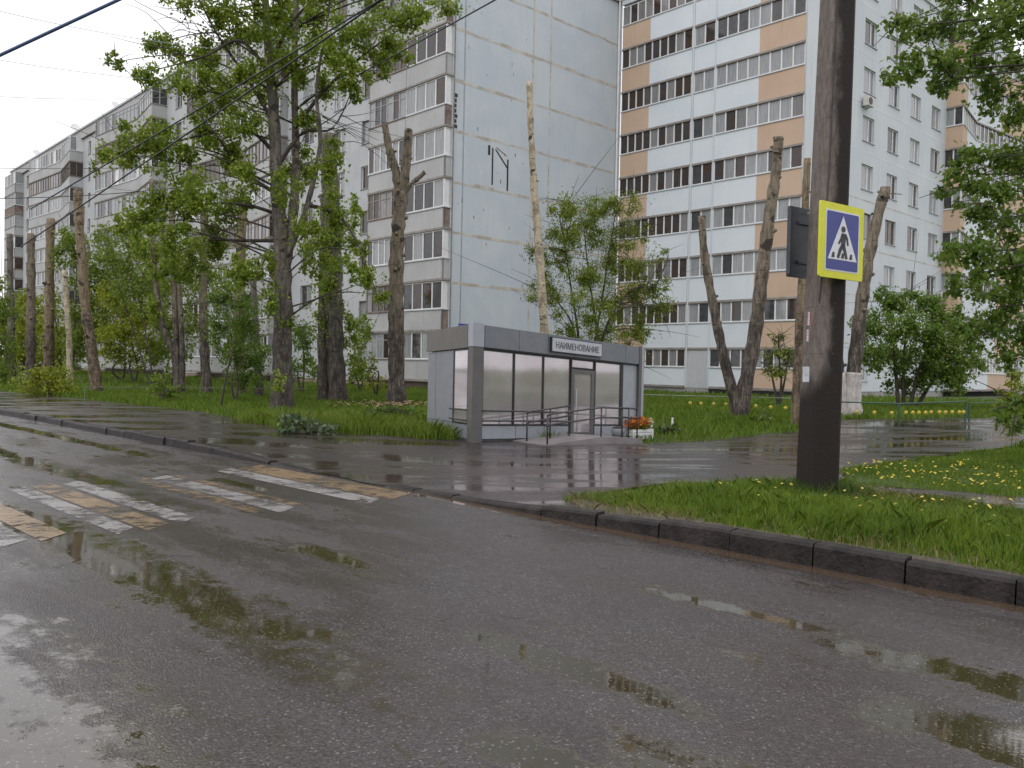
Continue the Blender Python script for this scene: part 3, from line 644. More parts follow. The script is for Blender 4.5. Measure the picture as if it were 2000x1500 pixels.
KI = empty('kiosk', A0, 'grey flat roofed kiosk with mirrored glass front and a name sign on its fascia', 'kiosk'); OK = np.array(KI.location)
KI.location = tuple(A0); 
def kb(name): o = b.build(name, KI, off=OK); return o
b = MB(); b.box(0.05, KL-.05, .05, KD, .12, KH-.1, M_KPA, K)
kb('wall')
b = MB()
b.box(-.02, KL, 0.02, KD, -.3, .12, M_KDK, K); kb('base')
for b0, b1 in ((1.86, KD), (.91, 1.84)): b = MB(); b.box(b0, b1, .0, .03, .40, 1.955, M_KPA, lambda x, o, z: KSd(x, o, z)); kb('cladding_panel')
b = MB(); b.box(.12, KD, .0, .035, .10, .385, M_KPA, lambda x, o, z: KSd(x, o, z)); kb('cladding_panel')
for a0, a1, z1 in ((.24, 1.24, .37), (1.255, 2.15, .37), (2.165, 2.99, .37), (3.86, 4.94, .37), (4.95, 5.52, 1.955)): b = MB(); b.box(a0, a1, -.02, .03, .10, z1, M_KPL, KF); kb('cladding_panel')
b = MB()
for a0, a1 in ((.24, 1.24), (1.25, 2.155), (2.165, 3.05), (3.06, 3.95), (3.96, 4.94), (4.95, 5.53)): b.box(a0, a1, -.02, .10, 2.0, KH, M_KFA, KF)
b.box(.22, 5.53, -.03, .075, 1.97, KH-.02, M_KBK, KF); kb('fascia')
b = MB(); b.box(.12, KD+.02, -.02, .07, 1.975, KH, M_KBR, lambda x, o, z: KSd(x, o, z)); kb('side_fascia')
b = MB(); b.box(-.06, KL+.02, -.06, KD, KH-.035, KH-.012, M_KDK, K); kb('roof')
def post(a, bb, w0, w1, mt, top=True):
    global b
    b = MB(); b.box(a, a+w0, -.11, .12, -.06, 1.99, M_KDK, K)
    b.box(a-.01, a+w0+.01, -.12, .12, 1.993, KH+.02, mt, K); kb('corner_post')
post(-.06, 0, .29, .2, M_KPL)
b = MB(); b.box(5.54, 5.64, -.12, .1, -.06, KH+.02, M_KDK, K); b.box(5.64, 5.73, -.125, .1, -.06, KH+.025, M_KPL, K); kb('corner_post')
def pane(fn, a0, a1, z0, z1):
    global b
    fo = MB(); t_ = .025
    for (p, q, r_, s_) in ((a0, a0+t_, z0, z1), (a1-t_, a1, z0, z1), (a0+t_, a1-t_, z0, z0+t_), (a0+t_, a1-t_, z1-t_, z1)): fo.box(p, q, .0, .045, r_, s_, M_KBK, fn)
    o = fo.build('window', KI, off=OK); g = MB(); g.quad([fn(a0+t_, .03, z0+t_), fn(a1-t_, .03, z0+t_), fn(a1-t_, .03, z1-t_), fn(a0+t_, .03, z1-t_)], M_KGL); g.build('pane', o, off=OK)
for a0, a1 in ((.24, 1.15), (1.16, 2.07), (2.08, 2.98), (3.87, 4.85)): pane(KF, a0, a1, .385, 1.955)
pane(KF, 3.02, 3.83, 1.74, 1.955); pane(lambda x, o, z: KSd(x, o, z), .13, .86, .40, 1.955)
b = MB(); b.box(4.855, 4.945, 0, .05, .37, 1.96, M_KBK, KF); b.box(2.985, 3.015, .0, .06, .1, 1.96, M_KBK, KF); b.box(3.835, 3.865, 0, .06, .1, 1.96, M_KBK, KF)
kb('mullion')
b = MB()
for (p, q, r_, s_) in ((3.02, 3.12, .12, 1.72), (3.73, 3.83, .12, 1.72), (3.12, 3.73, .12, .22), (3.12, 3.73, 1.62, 1.72)): b.box(p, q, .0, .06, r_, s_, M_KDK, KF)
dr = kb('door'); g = MB(); g.quad([KF(3.12, .03, .22), KF(3.73, .03, .22), KF(3.73, .03, 1.62), KF(3.12, .03, 1.62)], M_KGL); g.build('door_pane', dr, off=OK)
g = MB(); g.tube([KF(3.16, .09, .7), KF(3.16, .09, 1.25)], .012, M_TRIM, 6); g.tube([KF(3.16, .05, .72), KF(3.16, .09, .72)], .01, M_TRIM, 5); g.tube([KF(3.16, .05, 1.22), KF(3.16, .09, 1.22)], .01, M_TRIM, 5); g.build('door_handle', dr, off=OK)
b = MB()
for z in (.69, .48):
    b.tube([KF(.2, .13, z), KF(2.98, .13, z)], .018, M_KBK, 6); b.tube([KSd(.1, .09, z), KSd(.93, .09, z)], .016, M_KBK, 6)
for a in (.3, 1.15, 2.07, 2.95):
    for z in (.69, .48): b.tube([KF(a, .03, z), KF(a, .13, z)], .012, M_KBK, 5)
kb('guard_rail')
b = MB(); b.box(2.20, 3.97, .101, .16, 2.06, 2.40, M_KBK, KF); b.box(2.225, 3.945, .161, .168, 2.08, 2.38, M_KSI, KF); sg = kb('name_board')
cu = bpy.data.curves.new('lettering', 'FONT'); cu.body = 'НАИМЕНОВАНИЕ'; cu.size = .2; cu.extrude = .004; cu.align_x = 'CENTER'; cu.align_y = 'CENTER'
to = bpy.data.objects.new('lettering_source', cu); COL.objects.link(to); bpy.context.view_layer.update()
dg = bpy.context.evaluated_depsgraph_get(); me = bpy.data.meshes.new_from_object(to.evaluated_get(dg)); bpy.data.objects.remove(to)
xs = [v_.co.x for v_ in me.vertices]; sc_ = 1.5/(max(xs)-min(xs)); ys = [v_.co.y for v_ in me.vertices]; sy = .155/(max(ys)-min(ys)); my = (max(ys)+min(ys))/2
for v_ in me.vertices:
    p = KF(3.085+v_.co.x*sc_, .172+v_.co.z, 2.23+(v_.co.y-my)*sy); v_.co = tuple(p-OK)
me.materials.clear(); me.materials.append(M_KTX); lo = bpy.data.objects.new('lettering', me); COL.objects.link(lo); lo.parent = sg

# entrance ramp in front of the door
M_PAV = pm('ramp_concrete', (.20, .175, .175), (.26, .235, .24), 2.5, .5, .2); M_RAIL = pm('dark_rail_paint', (.03, .028, .03), (.05, .045, .045), 5, .4, 0)
def KG(a, o, z): p = A0+D1*a+NF*o; return np.array([p[0], p[1], float(gz(p[0], p[1]))+z])
RP = empty('entrance_ramp', KG(2.5, .6, 0), 'concrete entrance ramp with dark tube handrails leading up to the kiosk door', 'ramp'); OP = np.array(RP.location)
b = MB(); b.hexa([KG(1.05, .16, -.1), KG(1.05, 1.12, -.1), KG(2.9, 1.1, -.1), KG(2.9, .16, -.1), KG(1.05, .16, .025), KG(1.05, 1.12, .025), KG(2.9, 1.1, .16), KG(2.9, .16, .16)][:], M_PAV)
b.hexa([KG(2.902, .16, -.1), KG(2.902, 1.1, -.1), KG(4.42, 1.05, -.1), KG(4.75, .16, -.1), KG(2.902, .16, .16), KG(2.902, 1.1, .16), KG(4.42, 1.05, .11), KG(4.75, .16, .11)], M_PAV); b.build('deck', RP, off=OP)
def rail(pts, posts, name='handrail'):
    q = MB()
    for dz in (0, -.22):
        q.tube([np.array(p)+np.array([0, 0, dz]) for p in pts], .02, M_RAIL, 7)
    o = q.build(name, RP, True, off=OP)
    for (a, oo, z0, z1) in posts:
        q = MB(); q.tube([KG(a, oo, z0), KG(a, oo, z1)], .018, M_RAIL, 7); q.build('rail_post', RP, True, off=OP)
rail([KG(1.1, 1.08, .62), KG(1.3, 1.08, .66), KG(2.9, 1.06, .80), KG(3.7, 1.02, .80)], [(1.12, 1.08, 0, .64), (2.88, 1.06, .1, .8), (3.68, 1.02, .1, .8)])
rail([KG(1.15, .45, .62), KG(1.3, .45, .66), KG(2.6, .42, .80)], [(1.17, .45, 0, .64), (2.55, .42, .1, .8), (1.9, .44, .05, .72)])
rail([KG(3.95, .98, .80), KG(4.36, .95, .80), KG(4.62, .25, .80)], [(3.97, .98, .1, .8), (4.34, .95, .1, .8), (4.62, .27, .1, .8)])

# planter with flowers and a grey pot
PL = empty('flower_planter', G(1246, 858), 'white slatted planter box of orange and red flowers at the right end of the kiosk', 'planter', None, R(38)); pz = 0
b = MB(); 
for k in range(3): b.box(-.36, .36, -.16, -.14, .015+k*.085, .09+k*.085, M_PVC); b.box(-.36, .36, .14, .16, .015+k*.085, .09+k*.085, M_PVC); b.box(-.355, -.34, -.138, .138, .015+k*.085, .09+k*.085, M_PVC); b.box(.34, .355, -.138, .138, .015+k*.085, .09+k*.085, M_PVC)
b.box(-.338, .338, -.138, .138, .0, .235, M_BLK); b.box(-.37, -.33, -.175, -.162, 0, .27, M_PVC); b.box(.33, .37, -.175, -.162, 0, .27, M_PVC); b.build('box', PL)
def flatmat(n, c, c2): return pm(n, c, c2, 9, .6, 0)
M_FO = leafmat('orange_petal', (.55, .14, .01), (.75, .30, .02), .2); M_FR = leafmat('red_petal', (.45, .03, .01), (.6, .07, .02), .2); M_FW = leafmat('white_petal', (.7, .68, .6), (.8, .78, .7), .2); M_FY = leafmat('yellow_petal', (.62, .46, .04), (.74, .60, .12), .2)
def leaves(C_, rad, n, size, aspect=.55, shell=.5, droop=.3, tilt=1.):
    """n leaf quads scattered in an ellipsoid; returns (V, F)"""
    C_ = np.asarray(C_, float); rad = np.asarray(rad, float)
    d = nr.normal(size=(n, 3)); d /= np.linalg.norm(d, axis=1)[:, None]+1e-9
    P = C_+d*(nr.uniform(0, 1, n)**shell)[:, None]*rad
    return leaf_at(P, size, aspect, droop, tilt)
def leaf_at(P, size, aspect=.55, droop=.3, tilt=1.):
    n = len(P); t = nr.normal(size=(n, 3)); t[:, 2] -= droop*1.5; t /= np.linalg.norm(t, axis=1)[:, None]
    q = nr.normal(size=(n, 3))*tilt; q[:, 2] += .6; s = np.cross(t, q); s /= np.linalg.norm(s, axis=1)[:, None]+1e-9
    L = size*nr.uniform(.6, 1.25, n)[:, None]; w = L*aspect*.5; nn = np.cross(s, t)
    a = P; c = P+t*L; m = P+t*L*.45
    V = np.stack([a, m+s*w+nn*w*.25, c, m-s*w+nn*w*.25], 1).reshape(-1, 3); F = np.arange(4*n).reshape(n, 4); return V, F
def cat(parts):
    Vs, Fs, k = [], [], 0
    for V, F in parts: Vs.append(V); Fs.append(F+k); k += len(V)
    return np.concatenate(Vs), np.concatenate(Fs)
V, F = leaves((0, 0, .34), (.42, .2, .12), 420, .09); npmesh('foliage', V, F, M_LDRK, PL)
for nm, mt, n, cc in (('orange_blossom', M_FO, 520, (-.05, 0, .42)), ('red_blossom', M_FR, 260, (-.12, 0, .40)), ('white_blossom', M_FW, 70, (.38, 0, .40))):
    rad = (.42, .18, .11) if n > 100 else (.1, .1, .09); V, F = leaves(cc, np.array(rad)*1.2+np.array([0, 0, .03]), n, .06, .9, .4); npmesh(nm, V, F, mt, PL)
PT = empty('flower_pot', KG(4.2, .5, .12), 'low grey pot on the ramp platform beside the flower planter', 'pot')
b = MB(); b.tube([(0, 0, 0), (0, 0, .1), (0, 0, .18), (0, 0, .2)], [.12, .16, .17, .15], M_KPA, 14); b.build('bowl', PT, True); b = MB(); b.tube([(0, 0, .2), (0, 0, .23), (0, 0, .26)], [.14, .11, .03], M_BLK, 12, wob=.3); b.build('soil', PT)

# ------------------------------------------------------------------ concrete pole, signs, notices, wires
t = NT('wet_concrete_pole'); v = t.coord('Object'); X_, Y_, Z_ = t.sep(v)
ns = t.noise(t.coord('Object', (2.5, 2.5, 1.1)), 1.8, 7, .68)
base = t.mix(t.ramp(t.noise(t.coord('Object', (5, 5, 1.5)), 4, 6, .7), .35, .68), (.13, .108, .094), (.21, .18, .16))
side = t.math('ADD', t.math('MULTIPLY', X_, 7.), t.math('MULTIPLY', t.math('SUBTRACT', ns, .5), 2.2))
low = t.math('MULTIPLY', t.math('SUBTRACT', 1.6, Z_), 2.4)
low = t.math('ADD', low, t.math('MULTIPLY', X_, 3.0))
wet = t.math('MAXIMUM', t.math('SUBTRACT', side, .25), t.math('ADD', low, t.math('MULTIPLY', t.math('SUBTRACT', ns, .5), 1.2)))
wet = t.ramp(wet, -.4, .5); c = t.mix(wet, base, (.022, .0175, .015)); sp = t.noise(v, 34, 3, .6); c = t.mix(t.ramp(sp, .72, .78), c, (.34, .31, .28))
lin = t.math('FRACT', t.math('MULTIPLY', Z_, 1.7)); c = t.mix(t.ramp(lin, .0, .018, .55, 0), c, (.03, .026, .022))
M_POLE = t.end(t.bsdf(c, t.mix(wet, (.85,)*3, (.6,)*3), t.bump(t.noise(v, 22, 6, .7), .5, .02), .2))
pb = G(1595, 962); PO = empty('utility_pole', pb, 'tall grey concrete utility pole with dark wet stains standing in the grass by the kerb', 'utility pole')
lean = Vector((.0155, 0, 1.)); b = MB(); PH = 10.6; seg = []
rz = R(8)
def ring(z, hw, ch):
    pts = [(-hw, -hw+ch), (-hw+ch, -hw), (hw-ch, -hw), (hw, -hw+ch), (hw, hw-ch), (hw-ch, hw), (-hw+ch, hw), (-hw, hw-ch)]
    c_, s_ = math.cos(rz), math.sin(rz); return [(p[0]*c_-p[1]*s_+lean.x*z, p[0]*s_+p[1]*c_, z) for p in pts]
vs, fs = [], []; zz = [-.5]+[i*.53 for i in range(21)]
for i, z in enumerate(zz): vs += ring(z, (.205-.0055*z), .04)
for i in range(len(zz)-1): fs += [(i*8+k, i*8+(k+1) % 8, (i+1)*8+(k+1) % 8, (i+1)*8+k) for k in range(8)]
fs.append(tuple(range((len(zz)-1)*8, len(zz)*8))); b.add(vs, fs, M_POLE); b.build('shaft', PO)
b = MB(); b.tube([(-.9, 0, 9.9), (1.2, 0, 9.9)], .05, M_RUST, 8)
for xx in (-.7, -.2, .55, 1.0): b.tube([(xx, 0, 9.95), (xx, 0, 10.15)], .02, M_RUST, 6)
b.build('crossarm', PO)
b = MB()
for xx in (-.7, -.2, .55, 1.0): b.tube([(xx, 0, 10.08), (xx, 0, 10.13), (xx, 0, 10.2)], [.05, .065, .03], M_PVC, 10)
b.build('insulator', PO)
b = MB(); b.tube([(-.11, -.215, 2.4), (-.03, -.22, 4), (.02, -.2, 6.2), (.06, -.18, 9)], .008, M_BLK, 5); b.build('earth_cable', PO)
# pedestrian sign: local x along across-road direction, y = r direction (away), z up
M_SY = pm('fluorescent_yellow', (.62, .62, .01), (.68, .68, .02), 2, .4, 0); M_SB = pm('sign_blue', (.008, .018, .19), (.012, .025, .24), 2, .3, 0); M_SW = pm('sign_white', (.62, .64, .68), (.68, .69, .72), 2, .35, 0); M_SK = pm('sign_black', (.01, .01, .012), (.016, .016, .018), 3, .4, 0); M_SG = pm('sign_back_steel', (.030, .036, .046), (.055, .062, .075), 2.5, .45, .05)
ra_ = R(36)
def sign_board(name, label, loc, front=True):
    e = empty(name, loc, label, 'road sign', None, ra_); w, h = 1.0, 1.0; e.scale = (.91, .91, .91)
    def rr(x0_, x1_, z0, z1, y0, y1, m, rad):
        q = MB(); pts = []
        for (cx, cz, a0) in ((x1_-rad, z1-rad, 0), (x0_+rad, z1-rad, 90), (x0_+rad, z0+rad, 180), (x1_-rad, z0+rad, 270)):
            for k in range(5): t_ = R(a0+k*22.5); pts.append((cx+rad*math.cos(t_), cz+rad*math.sin(t_)))
        n = len(pts); q.add([(p[0], y0, p[1]) for p in pts]+[(p[0], y1, p[1]) for p in pts], [tuple(range(n)), tuple(reversed(range(n, 2*n)))]+[(k, n+k, n+(k+1) % n, (k+1) % n) for k in range(n)], m); return q
    if front:
        rr(-w/2, w/2, 0, h, 0, .03, M_SY, .03).build('board', e)
        rr(-.39, .39, .095, .905, -.004, -.001, M_SW, .02).build('white_border', e); rr(-.365, .365, .115, .885, -.008, -.005, M_SB, .02).build('blue_field', e)
        q = MB(); q.add([(-.335, -.012, .25), (.335, -.012, .25), (0, -.012, .84), (-.335, -.009, .25), (.335, -.009, .25), (0, -.009, .84)], [(0, 1, 2), (0, 3, 4, 1), (1, 4, 5, 2), (2, 5, 3, 0)], M_SW); q.build('white_triangle', e)
        q = MB(); Y = -.0165
        def poly(pts): n = len(pts); q.add([(p[0]*1.32, Y, p[1]) for p in pts]+[(p[0]*1.32, -.0125, p[1]) for p in pts], [tuple(range(n))]+[(k, n+k, n+(k+1) % n, (k+1) % n) for k in range(n)], M_SK)
        poly([(.0+.036*math.cos(R(k*30)), .665+.043*math.sin(R(k*30))) for k in range(12)])
        def limb(a, c, w0, w1):
            dx, dz = c[0]-a[0], c[1]-a[1]; L = math.hypot(dx, dz); nx, nz_ = -dz/L, dx/L
            poly([(a[0]+nx*w0, a[1]+nz_*w0), (a[0]-nx*w0, a[1]-nz_*w0), (c[0]-nx*w1, c[1]-nz_*w1), (c[0]+nx*w1, c[1]+nz_*w1)])
        limb((.012, .61), (.0, .45), .042, .034); limb((.0, .46), (-.05, .38), .03, .025); limb((-.045, .39), (-.085, .275), .025, .02)
        limb((.005, .455), (.035, .37), .03, .024); limb((.033, .378), (.066, .272), .024, .02); limb((-.01, .595), (-.045, .51), .02, .017); limb((-.045, .516), (-.075, .465), .017, .014)
        limb((.03, .60), (.07, .54), .02, .017); limb((.068, .545), (.085, .455), .016, .014)
        for k, xx in enumerate((-.175, -.01, .135)): poly([(xx-.022, .275), (xx+.03, .275), (xx+.028, .345), (xx-.002, .345)])
        q.build('pedestrian_figure', e)
    else:
        rr(-w/2, w/2, 0, h, 0, .03, M_SG, .03).build('board', e)
        q = MB(); q.box(-.3, .3, -.03, -.002, .2, .24, M_SG); q.box(-.3, .3, -.03, -.002, .76, .8, M_SG); q.box(w/2-.02, w/2, -.03, -.001, .03, .97, M_SG); q.box(-w/2, -w/2+.02, -.03, -.001, .03, .97, M_SG); q.build('stiffener', e)
    q = MB(); q.tube([(-.1, .03 if front else -.02, .93), (-.1, .28 if front else -.3, .95)], .012, M_TRIM, 6); q.tube([(.05, .03 if front else -.02, .12), (.05, .25 if front else -.3, .12)], .012, M_TRIM, 6); q.build('bracket', e)
zs = 3.0
ps = A(1643, 545, pb[1]-.37); sign_board('pedestrian_crossing_sign', 'yellow bordered blue pedestrian crossing sign on the concrete pole', ps)
ps2 = A(1580, 545, pb[1]+.40); sign_board('road_sign', 'dark back of a road sign fixed on the left side of the concrete pole', ps2, False)
# notices on the pole
M_RED = pm('red_print', (.48, .05, .06), (.55, .09, .09), 8, .7, 0); M_PAP = pm('notice_paper', (.45, .5, .55), (.58, .6, .62), 9, .8, 0)
def notice(px, py, w, h, label, kind):
    p = A(px, py, pb[1]-.235); e = empty('paper_notice', p, label, 'notice', 'notices pasted on the concrete pole', rz)
    hw = .2; q = MB()
    if kind == 'red':
        for k in range(6):
            z = -h/2+h*k/6; q.box(-w/2+.01*rng.random(), w/2-.015*rng.random(), -.004, 0, z+.006, z+h/6-.014, M_RED)
            q.box(-w/2+.02, -w/2+.045, -.006, -.0045, z, z+h/6-.004, M_PAP)
        q.build('print', e)
    else: q.box(-w/2, w/2, -.004, 0, -h/2, h/2, M_PAP); q.build('sheet', e); q = MB(); q.box(-w/2+.02, w/2-.02, -.007, -.0045, -.02, .09, M_TRIM); q.build('print', e)
notice(1581, 622, .09, .17, 'upper strip of red lettering pasted on the concrete pole', 'red'); notice(1578, 655, .08, .15, 'lower strip of red lettering pasted on the concrete pole', 'red'); notice(1574, 731, .085, .19, 'small pale blue paper notice low on the concrete pole', 'p')
# overhead wires
M_WIR = pm('black_cable', (.015, .016, .02), (.025, .026, .032), 3, .5, 0); M_WIB = pm('blue_black_cable', (.035, .07, .15), (.05, .09, .19), 3, .45, 0)
def wire(p, q, r, sag, label, m=None, n=28):
    p, q = np.array(p), np.array(q); pts = [p+(q-p)*i/n-np.array([0, 0, sag*4*(i/n)*(1-i/n)]) for i in range(n+1)]
    b = MB(); b.tube(pts, r, m or M_WIR, 6); tag(b.build('overhead_wire', None, True), label, 'wire', 'overhead wires')
top = pb+np.array([.16, 0, 10.15])
def tp(dx): return pb+np.array([dx+.16, 0, 10.17])
wire(tp(-.7), A(-330, 262, 10.5), .02, .0, 'thick blue black cable crossing the white sky at the upper left', M_WIB)
wire(tp(-.2), A(40, 482, 27), .020, .05, 'cable running through the poplar crown down to the left, the lower of two', M_WIR)
wire(tp(.55), A(60, 408, 24), .017, .05, 'cable running through the poplar crown, the upper of two')
wire(pb+np.array([.1, 0, 8.7]), A(640, 178, 29.), .018, .05, 'short cable slanting from the poplar across the top of the end wall')
wire(A(-200, -30, 22), A(420, 95, 27), .007, .2, 'thinnest upper grey wire in the sky beside the poplar branches', M_TRIM)
wire(A(-250, 70, 24), A(420, 165, 28), .007, .2, 'thin grey wire in the middle of the sky left of the poplar', M_TRIM)
wire(A(-250, 165, 26), A(470, 178, 29), .007, .35, 'thin level wire just above the roof edge at the left', M_TRIM)
wire(A(-250, 318, 26), A(560, 310, 29), .008, .25, 'thin dark wire crossing in front of the left end of the block, upper')
wire(A(-250, 384, 26), A(560, 338, 29), .012, .35, 'thin dark wire crossing in front of the left end of the block, lower')

# ------------------------------------------------------------------ trees
def path3(pts, Y): return [A(p[0], p[1], Y) for p in pts]
def smooth(pts, n=5):
    pts = [np.array(p, float) for p in pts]; out = []
    for i in range(len(pts)-1):
        p0 = pts[max(i-1, 0)]; p1 = pts[i]; p2 = pts[i+1]; p3 = pts[min(i+2, len(pts)-1)]
        for k in range(n):
            t_ = k/n; out.append(.5*((2*p1)+(-p0+p2)*t_+(2*p0-5*p1+4*p2-p3)*t_*t_+(-p0+3*p1-3*p2+p3)*t_**3))
    out.append(pts[-1]); return out
def trunk(mb, pts3, r0, r1, m, cap=None, flare=1.45, knobs=6, seg=12):
    P = smooth(pts3, 6); n = len(P); r = []
    for i in range(n):
        f = i/(n-1); q = r0+(r1-r0)*f; q *= 1+(flare-1)*math.exp(-f*n*.45); q *= 1+.09*math.sin(i*2.1+r0*50)+rng.uniform(-.05, .05); r.append(q)
    mb.tube(P, r, m, seg, cap, .10)
    for _ in range(knobs):
        i = rng.randrange(n//4, n-1); a_ = rng.uniform(0, 6.28); d = np.array([math.cos(a_), math.sin(a_), rng.uniform(.1, .5)])
        p = P[i]; mb.tube([p, p+d*r[i]*1.0, p+d*r[i]*1.35, p+d*r[i]*1.45], [r[i]*.4, r[i]*.33, r[i]*.27, r[i]*.12], m, 7, cap, .2)
    return P, r
def clumps(spec, Y, dy=1.5, leafpx=6., k=1., sub=5, subr=.45):
    """spec rows: px, py, rx, ry in photo pixels at distance Y -> list of (centre, radii, n, size)"""
    out = []; s = Y/FPX
    for row in spec:
        px, py, rx, ry = row[:4]; kk = row[4] if len(row) > 4 else 1.
        y = Y+rng.uniform(-dy, dy); c = A(px, py, y); ntot = int(4.2*k*kk*math.pi*rx*ry/(leafpx*leafpx*.42)); rads = np.array([rx, (rx+ry)*.5, ry])*s
        sub_ = sub+3; out.append((c, rads*1.22, max(6, int(ntot*.22)), leafpx*s)); rads = rads*np.array([1, 1, 1.18])
        for j in range(sub_):
            d = nr.normal(size=3); d /= np.linalg.norm(d); o = d*rads*nr.uniform(.2, .95); q3 = rads*.35+np.mean(rads)*.65
            out.append((c+o, q3*subr*nr.uniform(.5, 1.15), max(5, int(ntot*.8)//sub_), leafpx*s))
    return out
def crown(spec, mat, root, name='crown', **kw):
    asp = kw.pop('aspect', .75); dr = kw.pop('droop', .5); cs = clumps(spec, **kw); V, F = cat([leaves(c, r, n, sz, asp, .6, dr) for c, r, n, sz in cs])
    npmesh(name, V, F, mat, root, off=tuple(root.location)); return cs
def limbs(mb, cs, start, m, r0=.05, every=3, zdrop=.0):
    for i, (c, r, n, s) in enumerate(cs):
        if i % every: continue
        st = np.array(start(c)); mid = st*.5+c*.5+np.array([rng.uniform(-.3, .3), rng.uniform(-.3, .3), rng.uniform(.0, .35)*np.linalg.norm(c-st)*.5]); L = np.linalg.norm(c-st)
        P = smooth([st, mid, c], 5); q = min(r0, .008+.008*L); mb.tube(P, [q+(q*.2-q)*k/(len(P)-1) for k in range(len(P))], m, 5)
        for _ in range(3):
            d = nr.normal(size=3)*r*1.3; d[2] += r[2]*.2; mb.tube([c, c+d*.55+np.array([0, 0, .04]), c+d], [.012, .009, .004], m, 4)

# the live poplar
bp = G(550, 800); YP = bp[1]; sP = YP/FPX
TP = empty('poplar_tree', bp, 'tall leafy poplar with a forked dark trunk in the grass left of the kiosk', 'tree')
b = MB(); t1 = [bp-np.array([0, 0, .2]), A(551, 700, YP), A(553, 560, YP), A(548, 470, YP), A(541, 350, YP), A(533, 200, YP), A(522, 60, YP), A(515, -90, YP), A(518, -260, YP)]
P1, r1 = trunk(b, t1, .36, .05, M_BARK, None, 1.25, 8, 14)
P2, r2 = trunk(b, [A(556, 520, YP), A(570, 440, YP+.2), A(578, 320, YP+.5), A(575, 160, YP+.7), A(580, 0, YP+.8), A(590, -160, YP+.8)], .2, .04, M_BARK, None, 1., 6, 10)
P3, r3 = trunk(b, [A(562, 500, YP-.1), A(600, 400, YP-.4), A(625, 280, YP-.6), A(618, 170, YP-.6), A(640, 40, YP-.6), A(655, -100, YP-.6)], .10, .025, M_BARK, None, 1., 2, 8)
for bx in ([(542, 380), (470, 330), (420, 260), (370, 200)], [(536, 240), (480, 150), (420, 60), (380, -20)], [(545, 420), (480, 400), (400, 400), (320, 430)], [(548, 470), (470, 470), (400, 470), (330, 500)],
           [(538, 300), (470, 250), (330, 280), (230, 300)], [(575, 250), (640, 170), (720, 100), (820, 30)], [(530, 150), (470, 80), (400, 110), (290, 140)], [(600, 400), (660, 420), (700, 480), (735, 570)],
           [(530, 120), (560, 60), (600, 10), (660, -30)], [(540, 330), (590, 260), (650, 250), (690, 170)]):
    rr0 = .075; Pp = smooth([A(x, y, YP+rng.uniform(-.8, .8)*(i > 0)) for i, (x, y) in enumerate(bx)], 5); b.tube(Pp, [rr0*(1-.85*i/(len(Pp)-1)) for i in range(len(Pp))], M_TWIG, 6, None, .1)
for _ in range(46):    # bare twigs fanning into the sky at upper left and about the stems
    x, y = rng.choice([(420, 60), (380, 40), (470, 100), (340, 120), (400, 200), (600, 240), (650, 250), (480, 420), (420, 440), (330, 60)]); Y = YP+rng.uniform(-1, 1); a_ = rng.uniform(2.2, 4.1) if x < 500 else rng.uniform(-.6, .6)
    L = rng.uniform(50, 150); p0 = A(x+rng.uniform(-30, 30), y+rng.uniform(-30, 30), Y); p1 = A(x+L*.5*math.cos(a_), y-L*.5*math.sin(a_)-8, Y); p2 = A(x+L*math.cos(a_), y-L*math.sin(a_), Y+rng.uniform(-.5, .5))
    b.tube(smooth([p0, p1, p2], 3), [.014, .013, .011, .01, .008, .006, .004], M_TWIG, 4)
SPEC = [(225, 120, 26, 15), (300, 150, 40, 25), (330, 100, 50, 30), (400, 110, 60, 42), (370, 160, 60, 32), (420, 30, 60, 30), (470, 60, 60, 40), (350, 8, 40, 14), (520, 40, 60, 45), (580, 50, 60, 50), (620, 30, 50, 35), (640, 90, 50, 50), (560, 120, 50, 50), (480, 150, 55, 45),
        (700, 60, 50, 40), (760, 85, 55, 32), (820, 22, 60, 18), (790, 40, 50, 28), (870, 14, 42, 14), (740, 125, 35, 25), (680, 145, 40, 40), (640, 175, 40, 30), (750, 145, 14, 12), (695, 180, 14, 18), (610, -40, 120, 40), (740, -30, 100, 35), (450, -40, 110, 40),
        (300, 270, 65, 36), (250, 300, 50, 26), (205, 300, 24, 24), (185, 330, 12, 18, .6), (350, 300, 45, 32), (400, 250, 45, 36), (430, 195, 55, 36), (455, 290, 45, 45), (480, 240, 45, 36), (310, 330, 40, 14, .7), (520, 200, 30, 60, .6),
        (300, 395, 60, 26), (355, 385, 75, 34), (280, 432, 52, 26), (400, 380, 65, 34), (450, 400, 45, 45), (250, 440, 34, 22), (330, 465, 60, 32), (430, 480, 55, 42), (370, 520, 52, 34), (460, 535, 36, 34), (320, 530, 34, 22), (480, 340, 40, 40, .7),
        (600, 230, 35, 35, .8), (590, 330, 36, 46), (640, 330, 36, 40), (655, 290, 20, 34), (650, 420, 36, 46), (600, 450, 36, 46), (690, 475, 30, 28), (720, 545, 30, 32), (745, 580, 18, 18), (690, 420, 16, 36), (620, 515, 30, 36), (690, 515, 24, 26), (560, 380, 30, 50, .6),
        (530, 590, 26, 36, .7), (505, 520, 36, 36, .8), (560, 640, 22, 36, .6), (545, 740, 14, 30, .5)]
cs = crown(SPEC, M_LPOP, TP, Y=YP, dy=1.6, leafpx=7.0, k=.95, sub=6, subr=.42)
axis = [(p, 1) for p in P1]
def near_axis(c):
    best = min(P1[6:]+P2, key=lambda p: abs((p[2]-(c[2]-.9)))+.15*np.linalg.norm(p[:2]-c[:2])); return best
limbs(b, cs, near_axis, M_TWIG, .04, 14)
b.build('trunk', TP, True, off=bp)

